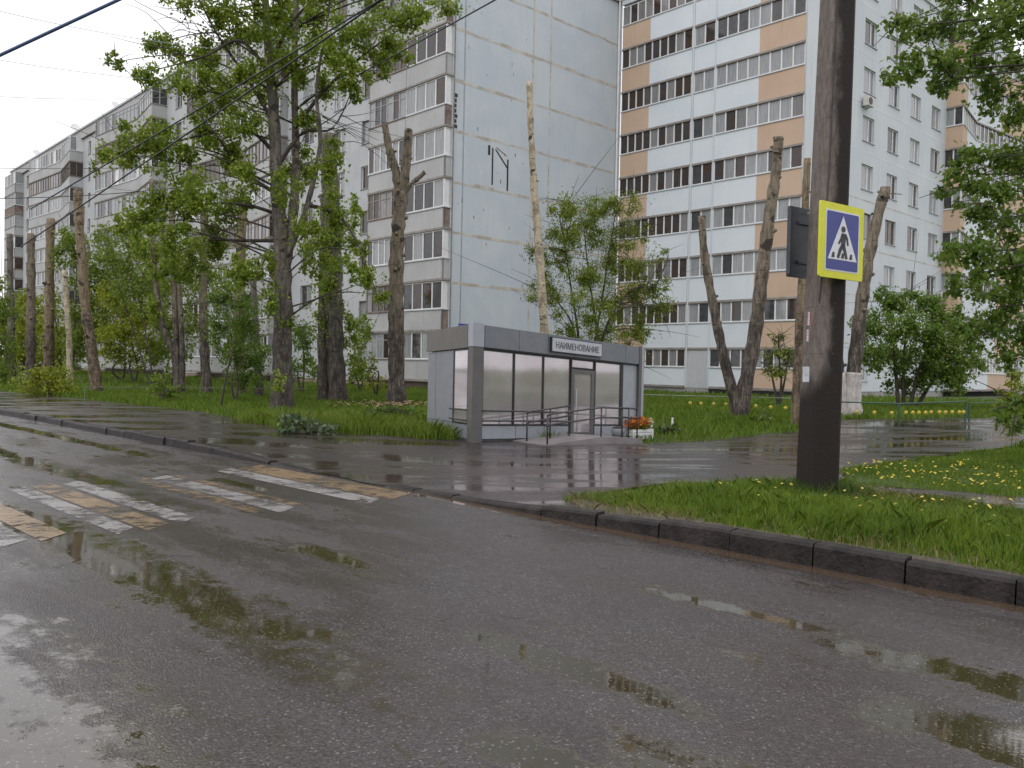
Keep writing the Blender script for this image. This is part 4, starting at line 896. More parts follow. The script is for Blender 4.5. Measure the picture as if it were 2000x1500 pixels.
# pollarded trunks
def pollard(label, base, pts, w0, w1, m, group='pollarded trunks in the lawn', extra=(), lime=0, tufts=(), knobs=6, tm=None, name='pollarded_tree', Y=None):
    bpt = G(*base) if Y is None else np.array([*A(base[0], base[1], Y)[:2], float(gz(*A(base[0], base[1], Y)[:2]))]); Y = bpt[1]; s = Y/FPX
    e = empty(name, bpt, label, 'tree', group); q = MB()
    P3_ = [bpt-np.array([0, 0, .15])]+path3(pts, Y); P, r = trunk(q, P3_, w0*s*.45, w1*s*.45, m, M_CUT, 1.3, knobs)
    for (pp, a0, a1) in extra: trunk(q, path3(pp, Y+rng.uniform(-.15, .15)), a0*s*.45, a1*s*.45, m, M_CUT, 1.05, 3)
    q.build('trunk', e, True, off=bpt)
    if lime:
        for (pp, a0, a1) in lime: q = MB(); trunk(q, [A(x, y, Y) if i else A(x, y, Y)-np.array([0, 0, .12]) for i, (x, y) in enumerate(pp)], a0*s*.47, a1*s*.47, M_LIME, M_LIME, 1.1, 0); q.build('whitewash', e, True, off=bpt)
    if tufts: crown(tufts, tm or M_LPOP, e, Y=Y, dy=.3, leafpx=5.5, k=.8, sub=4)
    return e
pollard('dark pollarded trunk at the far left edge of the tree row', (22, 738), [(22, 640), (20, 540), (19, 457)], 15, 12, M_BARK)
pollard('pollarded trunk second from the left end of the tree row', (60, 738), [(60, 640), (61, 550), (60, 456)], 20, 15, M_BRKG, extra=(([(60, 480), (67, 458)], 10, 8),))
pollard('knobbly pollarded trunk third from the left end with a pale top', (95, 743), [(96, 640), (97, 540), (99, 427)], 21, 17, M_BRKL, knobs=10)
pollard('slender pale yellowish trunk stump between two taller pollards at the left', (137, 748), [(135, 660), (130, 590), (125, 528)], 13, 10, M_BIRC, knobs=2)
pollard('tall kinked pollarded trunk with a dark jagged top at the left', (190, 766), [(180, 690), (166, 590), (160, 500), (154, 440), (151, 372)], 23, 17, M_BRKL, knobs=9, extra=(([(158, 470), (161, 420), (160, 400)], 9, 8),))
pollard('clump of three slim dark trunks in the middle of the left lawn', (348, 770), [(340, 690), (322, 650), (305, 560), (298, 440), (296, 350)], 15, 9, M_BRKG, extra=(([(348, 765), (345, 680), (340, 560), (336, 430), (336, 400)], 14, 12), ([(356, 765), (356, 690), (352, 600), (348, 520)], 12, 10)), tufts=((300, 600, 25, 30), (340, 520, 30, 40), (290, 480, 40, 30)))
pollard('leaning dark trunk standing before the ground floor windows', (405, 770), [(400, 700), (397, 600), (398, 500), (400, 400)], 22, 16, M_BRKG, tufts=((400, 540, 30, 40), (390, 480, 34, 30)))
pollard('brown trunk with a pale orange upper stem beside the leafy poplar', (470, 772), [(468, 700), (468, 600), (470, 500), (474, 385)], 24, 20, M_BRKL, tufts=((470, 650, 34, 44), (480, 590, 30, 30)), tm=M_LDRK)
pollard('slim dark trunk close behind the leafy poplar', (507, 776), [(503, 700), (498, 620), (494, 540)], 18, 13, M_BARK, tufts=((505, 690, 26, 30), (490, 740, 30, 26)), tm=M_LDRK)
pollard('massive twin trunk cut flat at the top right of the leafy poplar', (662, 785), [(655, 690), (652, 560), (648, 420), (643, 330), (642, 262)], 38, 36, M_BARK, extra=(([(632, 786), (632, 690), (634, 560), (636, 420), (634, 380)], 28, 22),), tufts=((640, 560, 40, 60), (650, 470, 38, 50), (630, 640, 26, 44), (690, 650, 26, 44), (700, 720, 20, 28)), knobs=5)
pollard('pollarded trunk with a three pronged fork in front of the corner balconies', (775, 790), [(774, 700), (774, 600), (775, 500), (779, 430), (784, 375)], 36, 28, M_BRKG,
        extra=(([(782, 400), (774, 340), (760, 290), (751, 240)], 22, 14), ([(785, 400), (791, 340), (796, 290), (798, 252)], 23, 17), ([(785, 385), (800, 362), (818, 347), (830, 336)], 12, 9)), knobs=7)
pollard('tall pale birch pole rising from behind the kiosk', (1068, 800), [(1066, 700), (1058, 560), (1046, 400), (1038, 280), (1033, 160)], 22, 12, M_BIRC, Y=33, knobs=5, name='birch_tree')
pollard('v shaped pair of bare brown trunks on the lawn right of the kiosk', (1440, 818), [(1436, 790), (1412, 690), (1390, 580), (1375, 490), (1371, 422)], 26, 15, M_BRKG,
        extra=(([(1445, 820), (1452, 770), (1475, 650), (1488, 540), (1503, 420), (1515, 340), (1520, 272)], 36, 20), ([(1517, 300), (1521, 285), (1522, 268)], 16, 20)), knobs=6)
pollard('slim pale trunk half hidden behind the concrete pole', (1557, 832), [(1560, 700), (1567, 560), (1572, 420), (1577, 310)], 25, 14, M_BRKL, knobs=6)
pollard('leaning bare trunk with a whitewashed base right of the concrete pole', (1664, 815), [(1664, 760), (1676, 650), (1690, 540), (1708, 450), (1728, 368)], 34, 20, M_BRKG,
        extra=(([(1644, 815), (1640, 740), (1632, 660), (1615, 560)], 26, 16), ([(1722, 400), (1727, 385), (1729, 366)], 18, 22), ([(1726, 380), (1745, 378), (1762, 380)], 3, 1.5)), lime=(([(1664, 818), (1664, 770), (1667, 728)], 38, 36), ([(1643, 818), (1641, 770), (1638, 728)], 30, 28)), knobs=9)

# leafy trees and shrubs
def shrub(name, label, base, spec, mat, stems, group=None, leafpx=6., k=.8, dy=1., sw=6, Y=None, sub=6, aspect=.7, stem_mat=None, subr=.42, cat_='tree', lim=4):
    bpt = G(*base) if Y is None else np.array([*A(base[0], base[1], Y)[:2], float(gz(*A(base[0], base[1], Y)[:2]))]); Y = bpt[1]; s = Y/FPX
    e = empty(name, bpt, label, cat_, group); cs = crown(spec, mat, e, Y=Y, dy=dy, leafpx=leafpx, k=k, sub=sub, aspect=aspect, subr=subr)
    q = MB(); ax = []
    for st in stems:
        P = smooth([bpt+np.array([(st[0][0]-base[0])*s, 0, -.1])]+[A(x, y, Y+rng.uniform(-.4, .4)) for x, y in st[1:]], 5); ax += P[2:]
        q.tube(P, [sw*s/2*(1-.75*i/(len(P)-1)) for i in range(len(P))], stem_mat or M_TWIG, 7, None, .15)
    limbs(q, cs, lambda c: min(ax, key=lambda p: np.linalg.norm(p-c)+max(0, p[2]-c[2])*1.5), M_TWIG, .035, lim)
    q.build('trunk', e, True, off=bpt); return e
shrub('feathery_tree', 'many stemmed feathery green tree against the end wall behind the kiosk', (1150, 790), [(1110, 400, 40, 30), (1150, 420, 55, 36), (1190, 400, 40, 30), (1110, 450, 50, 36), (1165, 470, 60, 34), (1090, 500, 45, 34), (1140, 540, 60, 36), (1205, 520, 45, 44), (1240, 470, 40, 40, .6), (1250, 520, 40, 30, .7), (1070, 560, 44, 26), (1040, 490, 22, 20, .6), (1055, 580, 34, 16), (1130, 600, 60, 34), (1190, 590, 44, 40), (1250, 580, 50, 34), (1290, 600, 34, 24, .8), (1245, 640, 50, 30), (1190, 650, 40, 30), (1120, 650, 40, 28, .8), (1285, 500, 24, 18, .5), (1230, 400, 40, 30, .5), (1270, 560, 40, 24), (1220, 700, 50, 30, .6)],
      M_LOLV, [[(1150, 790), (1160, 680), (1175, 590), (1190, 490), (1205, 400)], [(1140, 790), (1130, 660), (1115, 560), (1100, 460)], [(1150, 790), (1165, 660), (1150, 540), (1140, 440)], [(1158, 790), (1180, 650), (1230, 570), (1280, 560)], [(1140, 790), (1120, 640), (1070, 570)]], leafpx=6., k=1.15, dy=1.4, sw=6.5, Y=36, aspect=.38, lim=2)
shrub('leafy_shrub', 'big round dark green shrub with several dark stems by the green rail at right', (1790, 792), [(1740, 590, 40, 30), (1800, 600, 55, 36), (1850, 620, 40, 30), (1710, 640, 45, 36), (1770, 650, 60, 40), (1840, 670, 55, 44), (1890, 650, 34, 36), (1700, 690, 34, 30), (1740, 700, 55, 36), (1810, 720, 60, 40), (1870, 710, 45, 40), (1680, 630, 24, 14, .7), (1905, 700, 25, 30), (1760, 745, 40, 24, .8), (1850, 745, 44, 26), (1720, 570, 20, 16, .7)],
      M_LDRK, [[(1755, 790), (1748, 700), (1740, 620)], [(1765, 790), (1765, 700), (1775, 620)], [(1775, 790), (1800, 710), (1830, 640)], [(1785, 790), (1830, 730), (1870, 680)]], leafpx=6.5, k=1.15, dy=1.3, sw=9, Y=34)
shrub('yellow_shrub', 'small yellow green bush at the right edge by the lawn', (1975, 800), [(1975, 770, 26, 26), (1985, 740, 18, 20), (1968, 795, 22, 14)], M_LYEL, [[(1975, 800), (1975, 770), (1976, 720)]], leafpx=6, k=1., dy=.4, sw=4, Y=33, cat_='bush')
shrub('blossom_sapling', 'little whitewashed sapling with sparse new leaves before the orange ground floor band', (1520, 800), [(1520, 660, 22, 16, .8), (1510, 690, 26, 20, .8), (1535, 690, 24, 20, .8), (1520, 730, 34, 18, .7), (1500, 720, 16, 16, .6)], M_LOLV, [[(1520, 800), (1526, 745), (1522, 700), (1520, 650)], [(1521, 790), (1534, 735), (1540, 690)], [(1521, 790), (1508, 735), (1500, 700)]], leafpx=5, k=.45, dy=.5, sw=6, Y=33, lim=1)
# right-hand tree whose branches hang into the frame
tb_ = SN(-1.2, 18.5); tb_[2] = float(gz(*tb_[:2])); YR = 14.8
TR = empty('hanging_maple', tb_, 'broadleaf tree at the right edge whose boughs hang into view over the path', 'tree')
RS = [(1760, 45, 34, 22), (1800, 60, 50, 34), (1860, 40, 50, 34), (1920, 60, 55, 40), (1980, 40, 50, 45), (1740, 150, 26, 16), (1780, 130, 50, 26), (1840, 120, 55, 34), (1900, 130, 50, 40), (1970, 130, 55, 45), (1840, 170, 30, 16), (1930, 190, 40, 30), (1985, 220, 45, 30), (1900, -20, 90, 30), (1990, -30, 60, 40), (1960, 10, 60, 20),
      (1900, 300, 40, 22), (1950, 310, 50, 30), (1995, 320, 40, 40), (1870, 340, 35, 22), (1845, 375, 24, 12, .7), (1900, 360, 40, 24), (1960, 380, 50, 34), (1910, 420, 40, 30), (1970, 440, 55, 44), (1870, 400, 24, 16, .6), (1860, 490, 40, 24), (1910, 490, 50, 36), (1980, 520, 55, 50), (1900, 550, 50, 34), (1960, 590, 60, 50), (1920, 640, 45, 36), (1990, 660, 45, 50), (1960, 700, 40, 24, .8), (1845, 505, 20, 12, .7), (1985, 790, 40, 24), (1960, 815, 24, 14), (1995, 830, 30, 20), (2080, 300, 90, 300, .5), (2060, 60, 70, 120, .6)]
cs = crown(RS, M_LDRK, TR, Y=YR, dy=1.1, leafpx=11., k=.98, sub=6, aspect=.7)
b = MB(); Pt, rt = trunk(b, [tb_-np.array([0, 0, .1]), tb_+np.array([.1, 0, 2]), tb_+np.array([-.1, .1, 4.5]), tb_+np.array([.1, 0, 8])], .17, .05, M_BARK)
for (x, y), z in (((1760, 140), 5.5), ((1850, 340), 3.6), ((1840, 490), 2.6), ((1770, 50), 6.5), ((1990, 800), 1.5), ((1920, 600), 2.2)):
    st = tb_+np.array([0, 0, z]); c = A(x+15, y, YR); P = smooth([st, st*.5+c*.5+np.array([0, 0, .4]), c], 6); b.tube(P, [.05*(1-.85*i/(len(P)-1)) for i in range(len(P))], M_TWIG, 6)
limbs(b, cs, lambda c: min(Pt, key=lambda p: abs(p[2]-c[2]+.5)), M_TWIG, .03, 7); b.build('trunk', TR, True, off=tb_)

# saplings and bushes of the left lawn
LS = 'saplings and bushes under the pollards'
def sap(label, base, spec, mat=M_LYEL, stems=None, k=.8, leafpx=6., dy=1., cat_='tree', name='maple_sapling', lim=4):
    stems = stems or [[base, (base[0]+4, base[1]-50), (spec[0][0], spec[0][1])], [base, (base[0]-8, base[1]-40), (spec[-1][0], spec[-1][1])]]
    spec = [(q[0], q[1], q[2]*1.22, q[3]*1.2, *q[4:]) for q in spec]
    return shrub(name, label, base, spec, mat, stems, LS, leafpx, k*.8, dy, 5, cat_=cat_, lim=lim, subr=.42, sub=9)
sap('yellow green maple sapling at the left edge below the pollards', (45, 730), [(50, 600, 34, 24), (30, 640, 40, 30), (70, 640, 44, 34), (40, 690, 44, 30), (90, 600, 24, 20), (75, 700, 34, 24)])
sap('yellow green maple sapling between the third and fourth pollards', (115, 733), [(100, 590, 22, 24, .8), (110, 640, 34, 30), (90, 670, 34, 26), (125, 700, 30, 30), (140, 660, 24, 24)])
sap('spreading yellow green maple right of the kinked pollard', (262, 750), [(215, 580, 34, 24), (250, 600, 44, 26), (220, 640, 44, 30), (270, 650, 54, 30), (300, 620, 34, 26), (230, 690, 44, 22), (290, 690, 40, 24)], k=.85)
sap('low leafy bush beside the rail at the bottom of the left lawn', (318, 785), [(315, 745, 22, 14), (310, 770, 26, 14), (330, 765, 20, 14)], M_LMID, k=1., cat_='bush', name='leafy_bush')
sap('bushy yellow green shrub in front of the third pollard', (98, 772), [(80, 740, 40, 18), (110, 735, 34, 20), (60, 755, 30, 14), (120, 760, 24, 14)], M_LYEL, k=1., cat_='bush', name='leafy_bush')
sap('airy yellow green tree between the kinked pollard and the slim trunks', (240, 742), [(235, 520, 44, 34, .8), (280, 560, 44, 36, .8), (330, 560, 40, 36, .7), (250, 610, 44, 34, .8), (370, 590, 34, 34, .6), (390, 650, 24, 36, .6), (430, 560, 30, 36, .5)], M_LMID, k=.75, name='broadleaf_tree')
sap('dark green tree behind the pollards near the left end of the block', (140, 745), [(150, 500, 40, 34), (190, 540, 44, 40), (130, 480, 22, 26), (200, 600, 40, 40), (165, 600, 34, 36), (210, 500, 34, 28, .7), (190, 640, 34, 30), (150, 680, 30, 40)], M_LMID, k=.9, name='broadleaf_tree')
sap('loose pale green tree in the middle behind the slim trunks', (290, 755), [(250, 480, 50, 34, .7), (300, 470, 44, 30, .7), (240, 530, 44, 34, .8), (300, 545, 50, 34, .8), (270, 590, 40, 26, .8), (200, 460, 30, 24, .6)], M_LMID, k=.7, name='broadleaf_tree')
sap('small dark green tree between the brown trunk and the poplar', (460, 785), [(440, 590, 34, 30), (480, 630, 36, 34), (450, 680, 34, 34), (490, 700, 26, 34), (430, 640, 26, 26), (470, 740, 30, 24)], M_LDRK, k=.85, name='broadleaf_tree')
sap('thin bent dark sapling leaning before the ground floor windows', (430, 798), [(446, 690, 10, 8, .6), (452, 670, 8, 8, .6)], M_LMID, [[(430, 798), (440, 745), (452, 690), (458, 660)]], k=.6)
sap('green sapling between the twin trunk and the forked pollard', (705, 765), [(700, 690, 22, 30, .9), (715, 640, 18, 28, .8), (690, 730, 18, 24, .8), (725, 720, 14, 24, .6)], M_LMID, k=.8)
sap('leafy green shrub in front of the three slim trunks', (335, 752), [(330, 640, 34, 34, .7), (310, 690, 34, 30, .8), (350, 690, 30, 30, .7), (370, 640, 24, 26, .6)], M_LMID, k=.75)
sap('loose green shrub behind the poplar foot', (590, 768), [(590, 640, 24, 34, .7), (600, 690, 26, 30, .8), (575, 720, 20, 26, .8), (612, 730, 18, 22, .7)], M_LDRK, k=.75)
sap('pale bush at the foot of the corner balconies', (735, 775), [(720, 745, 16, 18, .7), (745, 750, 14, 16, .6)], M_LYEL, k=.6, cat_='bush', name='leafy_bush')
sap('leafy bush under the far end of the tree row', (8, 752), [(5, 600, 20, 50), (2, 680, 26, 50), (10, 730, 20, 24)], M_LMID, k=1., name='leafy_bush', cat_='bush')
for i, (lab, base, sp_) in enumerate((('low broad leaved burdock patch at the pavement edge beside the kiosk', (605, 846), [(560, 838, 24, 8), (600, 832, 40, 14), (640, 838, 24, 10), (620, 846, 24, 6), (580, 820, 34, 10)]), ('dark burdock clump at the left side of the kiosk', (812, 828), [(790, 806, 24, 10), (815, 818, 22, 12), (760, 800, 30, 9), (700, 812, 34, 9)]), ('dark weed tuft on the lawn edge right of the planter', (1305, 846), [(1300, 840, 22, 9), (1320, 838, 16, 8)]), ('dark leafy weed beside the v shaped trunks', (1482, 832), [(1480, 818, 20, 11), (1500, 824, 14, 7)]))):
    e = shrub('burdock_plant' if i < 2 else 'weed_plant', lab, base, sp_, M_BURD if i < 1 else M_LDRK, [[base, (base[0], base[1]-8), (base[0]+3, base[1]-14)]], None, 12. if i < 2 else 8., 1.0, .35, 3, cat_='plant', aspect=.8, lim=3)
# trees beyond the left end; unseen bushes added at right for the kiosk reflection
far = [(('green tree beyond the far left end of the block'), A(-20, 700, 105), 5.5), ('second green tree beyond the far left end of the block', A(-75, 700, 98), 6.)]
for lab, c, hgt in far:
    e = empty('distant_tree', (c[0], c[1], 0), lab, 'tree', 'trees beyond the far end of the block'); parts = []
    for _ in range(24): o = nr.normal(size=3)*np.array([2.4, 2.4, 1.7]); parts.append(leaves((o[0], o[1], hgt+o[2]), (1.6, 1.6, 1.2), 120, .45, .8))
    V, F = cat(parts); npmesh('crown', V, F, M_LMID, e); q = MB(); q.tube([(0, 0, 0), (0, 0, hgt)], [.25, .1], M_BARK, 7); q.build('trunk', e)
parts = []
for i in range(70):
    s_ = rng.uniform(-45, -8); n_ = rng.uniform(24, 44); p = SN(s_, n_+18); parts.append(leaves((p[0]+6, p[1]-12, rng.uniform(.1, .7)), (2.6, 2.6, rng.uniform(.5, 1.7)), 220, .28, .8))
V, F = cat(parts); tag(npmesh('reflection_bushes', V, F, M_LMID), 'unseen low mass of green bushes added for the kiosk glass to mirror', 'wood', kind='stuff')

# ------------------------------------------------------------------ grass, dandelions, fences
def blades(P, h, w, lean=.35):
    n = len(P); a_ = nr.uniform(0, 6.283, n); d = np.stack([np.cos(a_), np.sin(a_), np.zeros(n)], 1); H = (h*nr.uniform(.45, 1.2, n))[:, None]; W_ = (w*nr.uniform(.7, 1.3, n))[:, None]
    la = nr.uniform(0, 6.283, n); ld = np.stack([np.cos(la), np.sin(la), np.zeros(n)], 1)*(nr.uniform(0, lean, n)[:, None])*H*1.6; up = np.array([0, 0, 1.])
    a = P-d*W_/2; b_ = P+d*W_/2; c = P+ld*.4+up*H*.62+d*W_*.35; e = P+ld*.4+up*H*.62-d*W_*.35; tip = P+ld+up*H
    V = np.stack([a, b_, c, tip, e], 1).reshape(-1, 3); return V, np.arange(5*n).reshape(n, 5)
def scatter(s0, s1, n0, n1, dens, hfun, w, excl, lean=.35, dz=-.03):
    N = int((s1-s0)*(n1-n0)*dens); S = nr.uniform(s0, s1, N); Nn = nr.uniform(n0, n1, N); k = np.ones(N, bool)
    for P in excl: k &= ~inpoly(P, S, Nn)
    S, Nn = S[k], Nn[k]; xy = S[:, None]*RD[None, :2]+Nn[:, None]*ND[None, :2]
    cl_ = (np.sin(S*2.1+1.3*np.sin(Nn*1.7))*np.sin(Nn*2.6+np.sin(S*1.1))+1)*.5
    keep = nr.uniform(0, 1, len(S)) < .35+.65*cl_; xy, S, Nn, cl_ = xy[keep], S[keep], Nn[keep], cl_[keep]
    P = np.column_stack([xy, gz(xy[:, 0], xy[:, 1])+dz]); h = hfun(S, Nn)*(.6+.6*cl_); return blades(P, h, w, lean)
polw = np.array(refine(WALK, .4, .08)); polp = np.array(refine(PATH, .4, .08)); 
kio = np.array([((-p[0]+p[1])*.70711, (p[0]+p[1])*.70711) for p in (K(-.1, -.12, 0), K(KL+.1, -.12, 0), K(KL+.1, KD, 0), K(-.1, KD+.05, 0))])
MUDX = np.array([(9, 6.8), (9, 7.0), (6.4, 7.1), (6.5, 7.7), (5.4, 7.3), (4, 7.06), (0, 7.0), (-8, 7.0), (-8, 6.8)])
def hnear(S, N): return .04+.13*sm(7.0, 7.8, N)*(1-.55*sm(5.0, 6.4, S))*(1-.72*sm(8.6, 10.2, N)*(1-sm(4.4, 5.4, S)))
ex = [polw, polp, kio]
V, F = scatter(-3.5, 6.7, 7.0, 11.4, 2200, hnear, .006, ex+[MUDX], .5); V2, F2 = scatter(-3.5, 6.6, 6.93, 8.0, 500, lambda s, n: .05+0*s, .006, [polw], .6)
pr_, Nn_ = pb, 2600; a_ = nr.uniform(0, 6.28, Nn_); rr_ = .24+nr.uniform(0, .55, Nn_); Pp = np.column_stack([pb[0]+np.cos(a_)*rr_, pb[1]-.05+np.sin(a_)*rr_]); Pp = np.column_stack([Pp, gz(Pp[:, 0], Pp[:, 1])-.03])

def tufts(s0, s1, n0, n1, ntuft, per, hfun, w, excl, spread=.07):
    S = nr.uniform(s0, s1, ntuft); Nn = nr.uniform(n0, n1, ntuft); k = np.ones(ntuft, bool)
    for P_ in excl: k &= ~inpoly(P_, S, Nn)
    S, Nn = S[k], Nn[k]; m = len(S); sc = nr.uniform(.6, 1.25, m)
    off = nr.normal(size=(m, per, 2))*spread*sc[:, None, None]; s_ = (S[:, None]+off[:, :, 0]).ravel(); n_ = (Nn[:, None]+off[:, :, 1]).ravel()
    h = np.repeat(hfun(S, Nn)*sc, per)*nr.uniform(.5, 1.15, m*per); xy = s_[:, None]*RD[None, :2]+n_[:, None]*ND[None, :2]
    P_ = np.column_stack([xy, gz(xy[:, 0], xy[:, 1])-.03]); od = off.reshape(-1, 2); ow = od[:, :1]*RD[None, :2]+od[:, 1:]*ND[None, :2]
    ld = np.column_stack([ow/(np.linalg.norm(ow, axis=1)[:, None]+1e-6)+nr.normal(size=ow.shape)*.9, np.zeros(len(ow))])*(h*nr.uniform(.05, .5, len(h)))[:, None]
    a_ = nr.uniform(0, 6.283, len(h)); d = np.column_stack([np.cos(a_), np.sin(a_), np.zeros(len(h))])*(w*nr.uniform(.6, 1.3, len(h)))[:, None]; up = np.array([0, 0, 1.])
    V_ = np.stack([P_-d/2, P_+d/2, P_+ld*.35+up*(h*.65)[:, None]+d*.38, P_+ld+up*(h*.92)[:, None], P_+ld*.35+up*(h*.65)[:, None]-d*.38], 1).reshape(-1, 3); return V_, np.arange(5*len(h)).reshape(-1, 5)
V4, F4 = tufts(-3.5, 6.15, 7.0, 11.4, 1900, 50, lambda s_, n_: hnear(s_, n_)*1.1+.015, .0055, ex+[MUDX]); V5, F5 = tufts(12.4, 20, 9.8, 14.5, 900, 26, lambda s_, n_: .30+0*s_, .014, ex, .12)
tag(npmesh('tall_grass', V5, F5, M_LMID), 'rank tufted grass on the verge left of the kiosk', 'grass', kind='stuff')
V3, F3 = scatter(-3.5, 6.6, 7.1, 11.4, .2, lambda s, n: .20-.13*sm(8.6, 10, n)-.1*sm(5, 6.2, s), .009, ex+[MUDX], .9); npd = scatter(-3.5, 6.6, 7.0, 11.4, 650, lambda s, n: .11+0*s, .007, ex, .9); tag(npmesh('withered_grass', npd[0], npd[1], M_STRW), 'straw coloured old blades among the grass behind the kerb', 'grass', kind='stuff'); V, F = cat([(V, F), (V2, F2), (V3, F3), (V4, F4)]); tag(npmesh('grass', V, F, M_GRAS), 'bright green wet grass growing on the island behind the kerb', 'grass', kind='stuff')
V, F = blades(Pp, np.full(Nn_, .25)*(1.1-rr_*.9), .007, .45); tag(npmesh('tall_grass', V, F, M_GDRY), 'dark tall grass tufts around the foot of the concrete pole', 'grass', kind='stuff')
V, F = scatter(-6, 6.2, 11.6, 30, 1100, lambda s, n: .06+.05*sm(12.6, 14.5, n)+.06*(1-sm(1.5, 4, s)), .010, ex, .5); tag(npmesh('grass', V, F, M_GRAS), 'grass with dandelions on the patch right of the concrete pole', 'grass', kind='stuff')
parts = [scatter(9, 44, 9.7, 32, 260, lambda s, n: .20+0*s, .022, ex, .5), scatter(44, 110, 10, 40, 45, lambda s, n: .24+0*s, .05, ex, .5), scatter(0, 14, 20, 45, 230, lambda s, n: .22+0*s, .028, ex, .5), scatter(9, 44, 32, 52, 60, lambda s, n: .24+0*s, .045, ex, .5)]
V, F = cat(parts); tag(npmesh('lawn_grass', V, F, M_GRAS), 'long green lawn grass between the pavement and the apartment blocks', 'grass', kind='stuff')
# lusher verge beside the kiosk
V, F = scatter(12.5, 19.5, 9.8, 14, 900, lambda s, n: .33+0*s, .016, ex, .7); tag(npmesh('verge_grass', V, F, M_LMID), 'lush green verge left of the kiosk', 'grass', kind='stuff')
# dandelions on the right patch
N = 520; S = nr.uniform(-1, 6, N); Nn = np.concatenate([12.4+5*nr.beta(1.1, 2.2, N-110), nr.uniform(8.3, 11.3, 110)]); k = ~inpoly(polw, S, Nn) & ~inpoly(polp, S, Nn); S, Nn = S[k], Nn[k]
V, F = [], []; q = MB()
for s_, n_ in zip(S, Nn):
    p = SN(s_, n_); h = float(gz(p[0], p[1]))+rng.uniform(.05, .13); r = rng.uniform(.012, .025); c = np.array([p[0], p[1], h]); tl = nr.normal(size=2)*.35
    ring_ = [c+np.array([r*math.cos(t_), r*math.sin(t_), r*(math.cos(t_)*tl[0]+math.sin(t_)*tl[1])]) for t_ in np.arange(8)*math.pi/4]; q.add(ring_+[c+np.array([0, 0, r*.55])], [(k_, (k_+1) % 8, 8) for k_ in range(8)], M_FY); q.quad([c+np.array([-.002, 0, -.002]), c+np.array([.002, 0, -.002]), c+np.array([.002, 0, -.12]), c+np.array([-.002, 0, -.12])], M_GDRY)
tag(q.build('dandelion_flowers'), 'yellow dandelion flowers scattered in the grass', 'flowers', kind='stuff')
q = MB()
for _ in range(150):   # fallen catkins and leaves on the path
    s_ = rng.uniform(0, 5); n_ = rng.gauss(11.7, .45); p = SN(s_, n_); p[2] = float(gz(p[0], p[1]))+.012; a = rng.uniform(0, 6.3); r = rng.uniform(.012, .03); d = np.array([math.cos(a), math.sin(a), .1])*r; e2 = np.array([-d[1], d[0], 0])*.5
    q.quad([p-d, p+e2, p+d, p-e2], M_FO if rng.random() < .25 else M_CUT)
for _ in range(900):   # wood chips below the forked pollard
    c = G(775, 792); p = c+np.array([rng.gauss(0, 1.1), rng.gauss(-.3, .9), 0]); p[2] = float(gz(p[0], p[1]))+rng.uniform(.05, .14); a = rng.uniform(0, 6.3); d = np.array([math.cos(a), math.sin(a), rng.uniform(-.3, .3)])*rng.uniform(.03, .08); e2 = np.array([-d[1], d[0], .03])*.5
    q.quad([p-d, p+e2, p+d, p-e2], M_CUT)
tag(q.build('litter'), 'fallen catkins on the path and wood chips under the forked pollard', 'litter', kind='stuff')
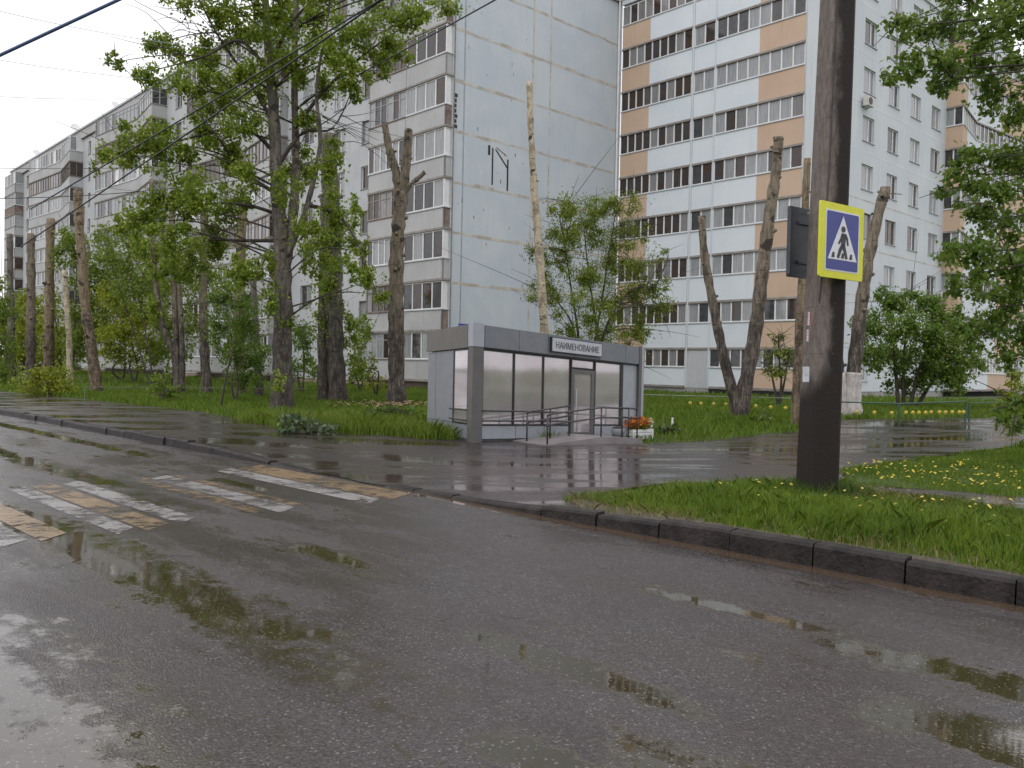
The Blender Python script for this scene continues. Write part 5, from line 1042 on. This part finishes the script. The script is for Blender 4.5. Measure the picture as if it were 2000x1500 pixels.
# low rails
M_GRN = pm('green_paint', (.022, .075, .042), (.04, .10, .06), 4, .5, .1); M_RLW = pm('pale_rail_paint', (.20, .23, .18), (.14, .15, .12), 4, .6, .1)
def railing(label, pts, h, m, step, pr_=.03, r_=.022, name='low_fence', low=False):
    p0 = G(*pts[0]); e = empty(name, p0, label, 'fence'); q = MB(); W_ = [G(*p) for p in pts]; line = []
    for i in range(len(W_)-1):
        n = max(1, int(np.linalg.norm(W_[i+1]-W_[i])/step))
        for k in range(n): line.append(W_[i]+(W_[i+1]-W_[i])*k/n)
    line.append(W_[-1]); z = np.array([0, 0, h])
    q.tube([p+z+np.array([0, 0, rng.uniform(-.015, .015)]) for p in line], r_, m, 6)
    if low: q.tube([p+z*.25 for p in line], r_*.7, m, 6)
    q.build('rail', e, off=p0)
    for p in line: q = MB(); q.tube([p-np.array([0, 0, .1]), p+z], pr_, m, 6); q.build('post', e, off=p0)
railing('low green pipe fence along the wet drive beneath the dark shrub', [(1600, 826), (1755, 832), (1885, 826)], .62, M_GRN, 2.6, .028, .024)
railing('thin pale green rail fence across the lawn right of the kiosk', [(1252, 806), (1545, 815)], .6, M_RLW, 2.4, .012, .018)
railing('thin green rail continuing to the right edge of the lawn', [(1893, 822), (2030, 818)], .55, M_GRN, 3., .03, .02)
railing('thin pale rail fence along the left lawn below the trunks', [(165, 783), (390, 783), (600, 782)], .5, M_RLW, 2.5, .011, .012)
b = MB()
for i, (x, y) in enumerate([(1347, 805), (1368, 806), (1393, 807), (1417, 808), (1475, 812), (1504, 815), (1533, 817), (1672, 826), (1706, 828), (1740, 829), (1768, 828), (1781, 828), (1793, 828), (1806, 828), (1817, 827), (1833, 827), (1845, 827), (1858, 827), (1872, 827), (1880, 827)]):
    p = G(x, y+6); lab = ('ornamental yellow flower in the lawn row between the kiosk and the bare trunks' if x < 1430 else 'ornamental yellow flower in the lawn row between the v shaped trunks and the pole' if x < 1600 else 'ornamental yellow flower in the row behind the green pipe fence')
    e = empty('garden_flower', p, lab, 'flower', 'row of ornamental yellow flowers'+(' by the fence' if x > 1600 else ' near the v shaped trunks' if x > 1430 else ' near the kiosk'))
    q = MB(); q.tube([(0, 0, -.05), (0, 0, .36)], .006, M_GDRY, 4); q.build('stem', e)
    q = MB(); q.add([(.068*math.cos(k*math.pi/5)*(1 if k % 2 else .6), -.03, .4+.068*math.sin(k*math.pi/5)*(1 if k % 2 else .6)) for k in range(10)]+[(0, -.06, .4), (0, .0, .4)], [(k, (k+1) % 10, 10) for k in range(10)]+[((k+1) % 10, k, 11) for k in range(10)], M_FY); q.build('blossom', e)
e = empty('garden_ornament', G(1313, 833), 'small white ornament standing in the lawn right of the planter', 'ornament'); q = MB(); q.tube([(0, 0, -.05), (0, 0, .1), (0, 0, .16), (0, 0, .2), (0, 0, .25)], [.03, .035, .03, .02, .03], M_PVC, 10); q.build('body', e, True)
